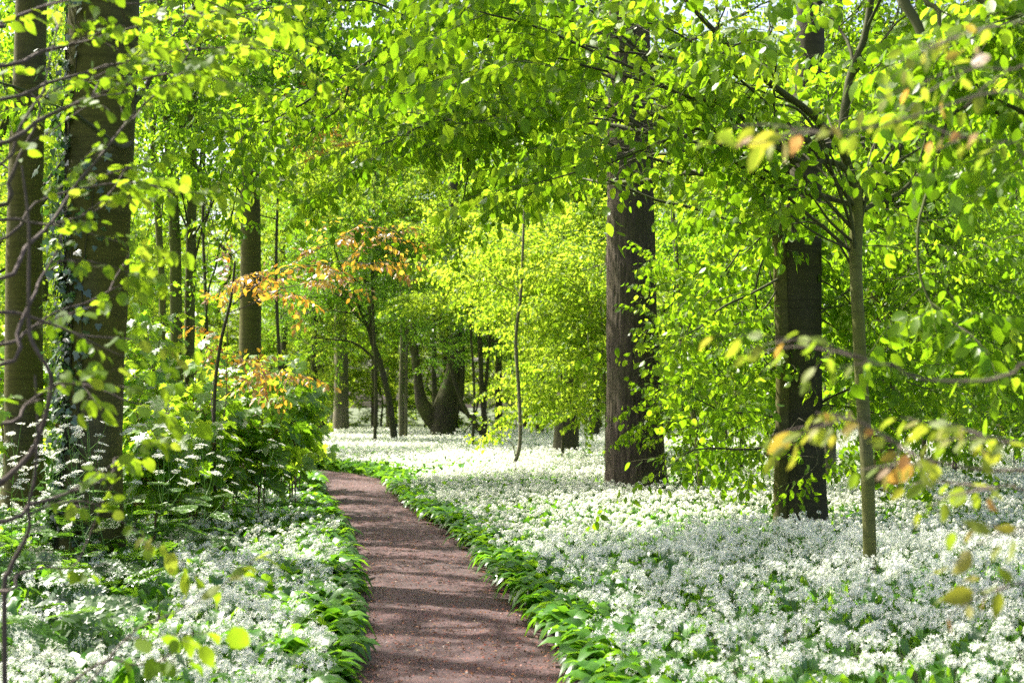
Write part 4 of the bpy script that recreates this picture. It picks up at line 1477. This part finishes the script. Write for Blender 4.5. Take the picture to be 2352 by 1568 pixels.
# unseen tall beeches added beyond the left margin: their trunks and high crowns band the path with shade
for k, (x, y, r, h, zc, lab) in enumerate(((-6.7, 12.3, .24, 13.5, 7.5, "unseen tall beech added to shade the path, nearest of the row outside the left margin"), (-6.1, 12.95, .13, 13, 9, "unseen beech added to shade the path, slimmest outside the left margin"),
                               (-7.5, 14.6, .2, 15, 10.5, "unseen tall beech added to shade the path, second of the row outside the left margin"), (-8.0, 17.2, .18, 15.5, 11, "unseen tall beech added to shade the path, third of the row outside the left margin"), (-5.6, 10.3, .17, 12, 8.5, "unseen beech added to shade the path, outside the left margin close to the lime tree"),
                               (-9.5, 19.3, .22, 16, 11.5, "unseen tall beech added to shade the path, farthest of the row outside the left margin"), (-7.2, 11.1, .15, 13, 9.5, "unseen slender beech added to shade the path, outside the left margin behind the lime tree"))):
    t = Tree((x, y), SP_MID, "beech_mid")
    t.trunk([(x, y, -.1), (x + .05, y, 3), (x - .04, y - .03, h * .5), (x + .06, y, h * .75), (x + .05, y, h)], [r * 1.1, r, r * .85, r * .6, r * .2], 18, 50, flare=.2)
    high_crown(t, zc, h, 5, 2.4, 4, step=.4)
    t.finish("shade_beech", lab, "tree", M["beech_bark"], M["wood_leaf"], M["limb_bark"], group="unseen beeches added to shade the path")
# trees of the wood beside the field
for (x, y, k) in ((-12, 33, 1), (-13.5, 40, 0), (-15, 47, 3), (-17.5, 54, 4), (-20, 62, 2), (14, 36, 1), (16.5, 44, 0), (18, 52, 3), (12.5, 57, 1), (21, 61, 2), (7, 63, 1)):
    place(k, x, y, rng.uniform(0, 6.28), rng.uniform(.7, 1.0))

# low leafy bushes behind the last flowers
for i in range(26):
    x = -27 + 54 * (i + rng.uniform(.1, .9)) / 26
    place(3 if i % 2 else 1, x, rng.uniform(69, 84), rng.uniform(0, 6.28), rng.uniform(.28, .45), "low leafy thicket bush behind the far edge of the flowers", "thicket bushes behind the flowers", "bush", "thicket_bush")

# ---- sycamore saplings: the bushes left of the path
def sycamore(x, y, h, n_pairs, lean, label, leafsize=.16, nstem=1):
    root = thing("sycamore_sapling", label, "bush", (x, y, 0), "young sycamores left of the path")
    lv, st = MB(), MB()
    tv, tq, tt, uv = LEAF["maple"]
    for s in range(nstem):
        top = np.array([x + lean[0] * h + rng.normal(0, .12 * h), y + lean[1] * h + rng.normal(0, .12 * h), h * rng.uniform(.75, 1.05)])
        line = smooth_path([(x + rng.normal(0, .05), y + rng.normal(0, .05), -.05), (x + (top[0] - x) * .3 + rng.normal(0, .05), y + (top[1] - y) * .4, h * .5), tuple(top)], 24)
        st.tube(line, np.linspace(.011, .004, 24), 6, 0.5)
        def node(p, tg, phs, sz, m=2):
            for j in range(m):
                a = phs + j * 2 * math.pi / m
                hd = np.array([math.cos(a), math.sin(a), 0])
                pl = sz * rng.uniform(.6, 1.1)
                e = p + (hd * .8 + np.array([0, 0, .45])) * pl
                st.tube([p, p + (hd * .45 + np.array([0, 0, .35])) * pl, e], [.0026, .0022, .0018], 4, 0.5)
                la = norm(hd + np.array([0, 0, rng.uniform(-1.5, -.25)]) + rng.normal(0, .2, 3))
                nn = np.array([0, 0, .8]) + hd * .5 + rng.normal(0, .35, 3)
                lv.stamp(tv, None, tt, np.array([e]), frames(la[None], nn[None]) * sz * rng.uniform(.75, 1.2))
        for i in range(n_pairs):
            f = .25 + .75 * (i + .6) / n_pairs
            p = line[min(23, int(f * 23))]
            ph = i * 1.57 + rng.uniform(-.4, .4)
            node(p, None, ph, leafsize * (1.1 - .35 * f))
            if i % 2 == 0 and f < .95:
                for sgn in (0, math.pi):
                    d = np.array([math.cos(ph + sgn + .8), math.sin(ph + sgn + .8), .35])
                    ln = rng.uniform(.2, .45) * (1.3 - f) * h * .6
                    q = smooth_path([p, p + d * ln * .5 + [0, 0, .04], p + d * ln], 8)
                    st.tube(q, np.linspace(.005, .003, 8), 5, 0.5)
                    node(q[4], None, rng.uniform(0, 6), leafsize * .8)
                    node(q[7], None, rng.uniform(0, 6), leafsize * .85, 3)
        node(line[-1], None, rng.uniform(0, 6), leafsize * .6, 3)
    lv.build("leaves", M["maple_leaf"], root, root.location)
    st.build("stems", M["red_stem"], root, root.location)


SYC = [(300, 1275, 1.5, "low sycamore sapling in front of the ivy-clad beech, right of its foot"), (355, 1285, 1.35, "lowest sycamore sapling among the cow parsley heads"), (425, 1240, 1.7, "sycamore sapling just behind the one with the bare leg"), (255, 1230, 2.0, "sycamore sapling against the ivy-clad beech's trunk"),
       (668, 1190, 1.9, "full sycamore bush at the path's left edge by the bend"), (600, 1225, 1.6, "low sycamore bush beside the one at the bend, nearer the camera"),
       (545, 1190, 2.0, "sycamore sapling below the copper leaves"), (440, 1262, 1.25, "sycamore sapling with a bare leg among the near white flowers"),
       (485, 1180, 2.2, "sycamore sapling in front of the twin mossy poles"), (400, 1210, 2.2, "tall sycamore sapling right of the ivy-clad beech's foot"),
       (340, 1200, 2.8, "tallest sycamore sapling, big leaves level with the ivy-clad beech's waist"), (700, 1130, 1.7, "small sycamore farthest along the path's left edge"),
       (60, 1200, 2.3, "sycamore sapling between the left margin and the ivy-clad beech"), (120, 1150, 2.2, "sycamore sapling behind the ivy-clad beech on its left"), (610, 1150, 1.9, "sycamore sapling behind the full bush at the bend"),
       (10, 1130, 2.6, "sycamore sapling at the left margin under the grey beech"), (640, 1150, 2.0, "sycamore sapling just behind the bush that leans over the path"), (520, 1230, 1.6, "low sycamore among the last cow parsley"),
       (450, 1150, 2.5, "sycamore sapling at the foot of the thinnest mossy pole"), (570, 1130, 2.1, "sycamore sapling at the foot of the straight smooth trunk"), (680, 1155, 1.6, "sycamore sapling squeezed between two others at the bend"), (380, 1160, 2.7, "sycamore sapling half hidden behind the tallest one")]
for i, (x, y, h, lab) in enumerate(SYC):
    g = G(x, y)
    sycamore(g[0], g[1], h * 1.12, 8, (0.04, -.05), lab, rng.uniform(.19, .24), 3)

# ---- cow parsley
def fern_frond():
    """a lacy leaf, length 1 along +Y"""
    mb = MB()
    kite = np.array([(0, 0, 0), (.28, .45, 0), (0, 1, -.05), (-.28, .45, 0)])
    mb.tube([(0, 0, 0), (0, .5, .02), (0, 1, -.05)], [.006, .005, .002], 3)
    for i in range(9):
        f = .18 + .8 * i / 9
        ln = .46 * (1.05 - f) ** .75
        for s in (-1, 1):
            d = np.array([s * .8, .55, 0])
            b = np.array([0, f, .02 - .06 * f * f])
            for j in range(6):
                u = (j + .4) / 6
                p = b + d * ln * u
                l2 = .2 * ln * (1.25 - u) + .02
                for s2 in (-1, 1):
                    a = norm(np.array([s * (.2 if s2 > 0 else .95), .9 if s2 > 0 else -.15, rng.normal(0, .15)]))
                    mb.stamp(kite, QK, None, p[None], frames(a[None], np.array([[0, 0, 1.0]]) + rng.normal(0, .2, (1, 3))) * l2 * 1.5, [0.5])
    return np.concatenate(mb.v), np.concatenate(mb.q)


FROND = [fern_frond() for _ in range(3)]


def parsley_proto(h):
    st, fl, lv = MB(), MB(), MB()
    line = smooth_path([(0, 0, 0), (.02, .03, h * .5), (rng.normal(0, .06), rng.normal(0, .06), h)], 16)
    st.tube(line, np.linspace(.0055, .0025, 16), 5)
    tips = [(line[-1], np.array([0, 0, 1.0]))]
    for i in range(7):
        f = .42 + .5 * i / 7
        p = line[int(f * 15)]
        a = i * 2.4
        ln = h * rng.uniform(.18, .34) * (1.25 - f * .6)
        d = norm(np.array([math.cos(a) * .75, math.sin(a) * .75, 1.0]))
        q = smooth_path([p, p + d * ln * .5 + np.array([math.cos(a), math.sin(a), 0]) * .02, p + d * ln + [0, 0, .02]], 8)
        st.tube(q, np.linspace(.003, .0015, 8), 4)
        tips.append((q[-1], norm(d + [0, 0, .8])))
    pet = np.array([(-.5, -.5, 0), (.5, -.5, 0), (.5, .5, .1), (-.5, .5, .1)])
    for p, d in tips:
        k = int(rng.integers(8, 12))
        t1 = norm(np.cross(d, [.3, .9, .1]))
        t2 = np.cross(d, t1)
        for j in range(k):
            a = j * 2.4
            r = .042 * math.sqrt((j + .5) / k) * rng.uniform(.9, 1.25)
            e = p + d * (.028 - r * .25) + (t1 * math.cos(a) + t2 * math.sin(a)) * r
            st.add([p, e + t1 * .0008, e - t1 * .0008], None, [[0, 1, 2]])
            m = 13
            off = rng.normal(0, 1, (m, 3)) * .0085
            fl.stamp(pet, QK, None, e + off - d * np.sum(off * d, 1, keepdims=True) * .6, frames(norm(rng.normal(0, 1, (m, 3))), d + rng.normal(0, .35, (m, 3))) * .0062)
    for i in range(9):
        f = .02 + .6 * i / 9
        p = line[int(f * 15)]
        a = i * 2.4 + .9
        d = np.array([math.cos(a), math.sin(a), rng.uniform(.1, .6)])
        tv, tq = FROND[i % 3]
        sz = h * rng.uniform(.2, .36) * (1.1 - .7 * f)
        e = p + d * sz * .3
        st.tube([p, e], [.0025, .0018], 4)
        lv.stamp(tv, tq, None, e[None], frames(norm(d + [0, 0, -.35])[None], np.array([[0, 0, 1.0]]) + rng.normal(0, .2, (1, 3))) * sz)
    root = thing("cow_parsley", "lacy cow parsley", "wild flower", (0, 0, 0), "cow parsley left of the path")
    st.build("stem", M["garlic_stalk"], root)
    fl.build("flower_heads", M["petal"], root)
    lv.build("leaves", M["fern_leaf"], root)
    return root


CPARS = [parsley_proto(h) for h in (1.35, 1.15, 1.5)]
CPL = [(200, 1330, 0, 1.05), (245, 1300, 1, 1.1), (265, 1350, 2, .95), (310, 1330, 0, 1.0), (345, 1310, 1, 1.15), (385, 1320, 2, .95), (425, 1290, 0, 1.0), (455, 1310, 1, 1.0), (500, 1270, 2, .85), (150, 1340, 2, .95), (95, 1330, 0, 1.0),
       (60, 1350, 1, 1.05), (30, 1310, 2, .9), (540, 1260, 1, .9), (290, 1260, 2, 1.0), (360, 1250, 0, 1.15), (225, 1400, 1, .9), (130, 1300, 1, 1.2), (180, 1280, 2, 1.0), (480, 1230, 0, 1.05), (590, 1240, 0, .85), (20, 1420, 0, .95), (400, 1225, 2, 1.0)]
CPW = ["in the near left corner of the ferny tangle", "with crowded white heads", "in front of the ivy-clad beech's foot"]
usedc = set()
for i, (x, y, k, s) in enumerate(CPL):
    src = CPARS[k]
    if k in usedc:
        r = src.copy()
        COL.objects.link(r)
        for ch in list(src.children):
            c = ch.copy()
            COL.objects.link(c)
            c.parent = r
    else:
        r = src
        usedc.add(k)
    g = G(x, y)
    r.location = (g[0], g[1], 0)
    r.rotation_euler = (rng.normal(0, .09), rng.normal(0, .09), rng.uniform(0, 6.28))
    r.scale = (s, s, s)
    r["label"] = "lacy white cow parsley in the tangle left of the path, before the ivy-clad beech"

# ---- low ferny plants in the dark left corner
def low_fern(x, y, n, s, label):
    root = thing("fern_plant", label, "fern", (x, y, 0), "ferny plants in the shade at the left")
    for i in range(n):
        a = i * 2.4 + rng.uniform(-.3, .3)
        d = np.array([math.cos(a), math.sin(a), 0])
        b, st = MB(), MB()
        p = np.array([x, y, 0.0])
        e = p + d * s * .25 + [0, 0, s * rng.uniform(.5, 1.1)]
        tv, tq = FROND[i % 3]
        b.tube([p, p + d * s * .08 + [0, 0, s * .4], e], [.004, .003, .002], 4)
        b.stamp(tv, tq, None, e[None], frames(norm(d + [0, 0, rng.uniform(-1.1, .5)])[None], np.array([[0, -.45, 1.0]]) + rng.normal(0, .35, (1, 3))) * s * rng.uniform(.8, 1.2))
        b.build("frond", M["fern_leaf"], root, root.location)


for i, (x, y, n, s, lab) in enumerate(((190, 1400, 9, .36, "dark fern in front of the ivy-clad beech's foot"), (260, 1430, 9, .34, "dark fern on the edge of the near white flowers"), (90, 1420, 8, .38, "fern under the bare arching twigs at left"),
                                      (150, 1500, 8, .32, "fern half buried in the near left flowers"), (40, 1500, 9, .4, "fern at the lower left margin"), (330, 1380, 8, .32, "fern left of the sycamore with the bare leg"), (70, 1600, 9, .42, "nearest fern in the lower left corner"),
                                      (180, 1620, 8, .4, "fern beside the nearest one in the lower left corner"), (20, 1380, 8, .4, "fern at the left margin below the grey beech"))):
    g = G(x, y)
    low_fern(g[0], g[1], n, s, lab)

# ---- lime tree outside the left margin, its twigs hang into the view
t = Tree((-3.9, 5.0), SP_LIME, "lime", .75)
t.trunk([(-3.9, 5, -.1), (-3.85, 5.0, 1.2), (-3.95, 5.1, 2.6), (-3.9, 5.0, 4.2), (-3.8, 5.0, 6.0)], [.16, .13, .11, .09, .05], 16, 40, flare=.2)
L = t.limb
kw = dict(sublen=(.15, .35), step=.3, subdroop=.15, spread=(.4, .9), wig=.008)


def lime(pts, d, r, nsub=4, **k):
    a = trunk_points(t, 1.0, 4.0)
    first = P(*pts[0], d[0] if np.ndim(d) else d)
    near = min(a, key=lambda q: np.linalg.norm(q - first))
    mid = near * .4 + first * .6 + np.array([0, 0, .06])
    q = dict(kw)
    q.update(k)
    nsub = nsub // 2
    q['step'] = q['step'] * (1.55 if pts[-1][1] < 300 else 2.1)
    L([near, mid] + px_path(pts, d), r * 1.5, r * .45, nsub=nsub, start=.42, bare=.42, **q)


lime([(-40, 60), (0, 51), (91, 15), (143, -5), (230, -40)], (5, 5.3), .008, 5)
lime([(-30, 340), (92, 278), (157, 249), (234, 216), (329, 179), (432, 163), (476, 157)], (4.8, 5.4), .007, 9)
lime([(-30, 650), (60, 570), (121, 512), (183, 417), (234, 344), (311, 260), (384, 194), (425, 135), (470, 60)], (4.6, 5.6), .006, 9)
lime([(-40, 400), (48, 289), (84, 223), (102, 190), (124, 102), (150, 30)], (4.8, 5.2), .005, 5)
lime([(-20, 476), (22, 417), (48, 351), (73, 293), (88, 249), (70, 216)], (5.2, 5.3), .008, 3, tip=False)
lime([(-30, 509), (60, 510), (121, 516), (205, 487), (242, 467)], (4.7, 5.1), .005, 5)
lime([(-40, 715), (48, 726), (121, 744), (190, 770), (300, 784)], (4.6, 5.0), .006, 2, step=1.2)
lime([(-20, 846), (44, 751), (77, 674), (84, 641), (130, 560), (150, 500)], (4.6, 4.9), .006, 2, step=1.2)
lime([(-30, 800), (60, 760), (128, 718), (198, 693), (260, 660)], (4.8, 5.2), .005, 5, step=.3)
lime([(-30, 150), (100, 120), (220, 90), (330, 60), (470, 30), (600, 20)], (5.0, 5.8), .007, 10)
lime([(-30, 230), (120, 190), (260, 150), (400, 120), (520, 110), (640, 120)], (5.0, 5.9), .006, 10)
lime([(-30, -30), (150, -20), (300, 10), (430, -10), (560, 40)], (5.0, 5.6), .006, 9)
lime([(-30, 560), (80, 470), (200, 430), (300, 420), (390, 440)], (5.0, 5.5), .005, 6, step=.3)
lime([(-30, 980), (60, 930), (140, 880), (209, 883)], (4.6, 4.8), .006, 2, step=.6)
lime([(-30, 1200), (72, 1163), (151, 1131), (234, 1100), (300, 1060)], (4.4, 4.8), .006, 4, step=.3)
lime([(-30, 1360), (36, 1325), (101, 1303), (165, 1300), (200, 1240)], (4.3, 4.6), .005, 1, step=.8)
t.finish("lime_tree", "lime tree outside the left margin reaching in with thin grey twigs of fresh leaves", "tree", M["dark_bark"], M["lime_leaf"], M["twig_bark"])

# ---- hazel wands arching up at the lower left
t = Tree((P(10, 1568, 4.6)[0], 4.6), SP_LIME, "lime")
t.trunk([P(-60, 1900, 4.6) * [1, 1, 0], P(-30, 1160, 4.6), P(0, 1112, 4.6), P(26, 1088, 4.6), P(73, 1037, 4.6), P(99, 974, 4.6), P(117, 890, 4.6), P(110, 846, 4.6), P(70, 773, 4.6), P(66, 663, 4.6), P(66, 517, 4.6), P(50, 380, 4.6)],
        [.014, .012, .011, .009, .0085, .008, .0075, .007, .0065, .006, .005, .003], 9, 90, rough=.08, name="stem")
t.trunk([P(20, 1900, 4.5) * [1, 1, 0], P(10, 1400, 4.5), P(22, 1310, 4.5), P(65, 1220, 4.5), P(65, 1163, 4.5), P(80, 1090, 4.5), P(86, 980, 4.5), P(80, 860, 4.5)], [.011, .008, .007, .006, .006, .005, .004, .003], 8, 60, rough=.08, name="stem")
t.limb(px_path([(113, 893), (130, 882), (146, 879), (209, 883)], 4.6), .006, .003, nsub=1, sublen=(.1, .2), step=.6, tip=False)
t.limb(px_path([(68, 1180), (140, 1150), (210, 1150), (260, 1180), (330, 1230)], (4.5, 4.7)), .004, .002, nsub=0, step=.6)
t.limb(px_path([(20, 1650), (100, 1600), (169, 1565), (216, 1533), (259, 1515), (345, 1530), (400, 1500)], (3.9, 4.1)), .005, .0025, nsub=0, step=9, tip=False)
t.limb(px_path([(60, 1700), (180, 1600), (300, 1460), (380, 1420), (440, 1390)], (3.8, 4.2)), .004, .002, nsub=0, step=.6)
t.finish("hazel_shrub", "dark bent hazel stems arching up in the lower left foreground", "shrub", M["twig_bark"], M["lime_leaf"], M["twig_bark"])

# ---- young copper beech outside the right margin: blurred twigs near the camera
t = Tree((2.1, 3.6), SP_CU_NEAR, "copper")
t.trunk([(2.1, 3.6, -.1), (2.05, 3.6, 1.0), (2.12, 3.55, 2.0), (2.05, 3.6, 3.2)], [.035, .03, .024, .012], 10, 30, name="trunk")
L = t.limb
kw = dict(nsub=1, sublen=(.06, .14), step=.17, subdroop=.15, wig=.006, sides=7, start=.4, bare=.45)


def cu(pts, d, r=.004, **k):
    a = trunk_points(t, .8, 3.0)
    first = P(*pts[0], d)
    near = min(a, key=lambda q: np.linalg.norm(q - first))
    q = dict(kw)
    q.update(k)
    L([near] + px_path(pts, d), r, r * .5, **q)


cu([(2420, 835), (2352, 854), (2270, 879), (2160, 879), (2086, 868), (2050, 839), (1991, 828), (1903, 788), (1790, 772)], 3.1, .0042, start=.66, bare=.7, step=.13)
cu([(2420, 1085), (2352, 1079), (2259, 1080), (2170, 1066), (2090, 1040), (2010, 985), (1940, 955), (1905, 965)], 3.1, .004, nsub=3, step=.09)
cu([(2420, 1030), (2340, 1020), (2280, 1010), (2220, 990)], 3.0, .003, step=.08)
cu([(2420, 1130), (2330, 1120), (2260, 1128)], 3.2, .003, nsub=1)
cu([(2420, 240), (2330, 215), (2240, 225), (2130, 260), (2030, 285), (1930, 300), (1850, 300), (1780, 315)], 3.0, .0036, start=.55, bare=.6)
cu([(2420, 60), (2330, 60), (2250, 75), (2170, 100)], 3.2, .003)
cu([(2420, 150), (2330, 165), (2220, 160), (2120, 190)], 3.3, .003)
cu([(2420, 360), (2340, 330), (2260, 330), (2170, 300)], 3.3, .003)
cu([(2420, 1230), (2360, 1215), (2320, 1218)], 3.0, .0025, nsub=0, step=.2)
cu([(2420, 1355), (2360, 1345), (2310, 1352)], 3.0, .0025, nsub=0, step=.2)
t.finish("young_copper_beech", "young beech outside the right margin, its blurred reddish-yellow leaves hanging in near the camera", "tree", M["twig_bark"], M["young_copper_leaf"], M["twig_bark"])

# ---- dark limbs that come down from the top right
Dr = 7.0
t = Tree((3.6, 7.6), SP_BEECH, "beech", .72)
t.trunk([(3.6, 7.6, -.1), (3.62, 7.6, 1.5), (3.55, 7.6, 3.0), (3.6, 7.7, 4.6), (3.5, 7.6, 7)], [.14, .12, .11, .09, .04], 16, 40, flare=.2)
L = t.limb
top = trunk_points(t, 3.9, 4.3)[0]
L([top] + px_path([(2250, -330), (2120, -220), (2060, -90), (2074, 0), (2107, 55), (2132, 113), (2162, 165), (2187, 198), (2230, 225), (2300, 262), (2380, 300)], (Dr + .3, Dr)), .04, .008, nsub=5, sublen=(.3, .7), start=.5, bare=.6, wig=.008, sides=10)
L([top] + px_path([(2260, -200), (2180, -80), (2125, 0), (2154, 26), (2150, 117), (2140, 180)], (Dr + .3, Dr)), .024, .006, nsub=3, sublen=(.3, .6), start=.6, bare=.7, wig=.005)
L([top] + px_path([(2240, -60), (2250, 0), (2308, 18), (2352, 29), (2420, 40)], (Dr + .2, Dr)), .02, .006, nsub=4, sublen=(.3, .6), start=.4, wig=.005)
L([top] + px_path([(2290, -40), (2302, 0), (2330, 50), (2352, 70), (2400, 130)], (Dr + .2, Dr)), .016, .005, nsub=4, sublen=(.3, .6), start=.4, wig=.005)
a2 = trunk_points(t, 2.6, 2.9)[0]
L([a2] + px_path([(2300, 230), (2230, 240), (2180, 271), (2158, 337), (2122, 457), (2105, 517), (2108, 608), (2138, 689), (2174, 726), (2230, 760)], (Dr, Dr - .4)), .012, .003, nsub=5, sublen=(.2, .45), start=.65, bare=.72, wig=.006)
fill(t, trunk_points(t, 2.5, 4.5), (2120, 2400, -40, 460), 6, (6.2, 8.5), .01, .1, nsub=4, sublen=(.3, .6), start=.35)
t.finish("overhanging_beech", "beech outside the right margin whose dark limb droops in from the top right", "tree", M["dark_bark"], M["beech_leaf"], M["limb_bark"])

build_garlic()
print("FACES", sum(len(o.data.polygons) for o in scene.objects if o.type == "MESH"), "OBJ", len(scene.objects))
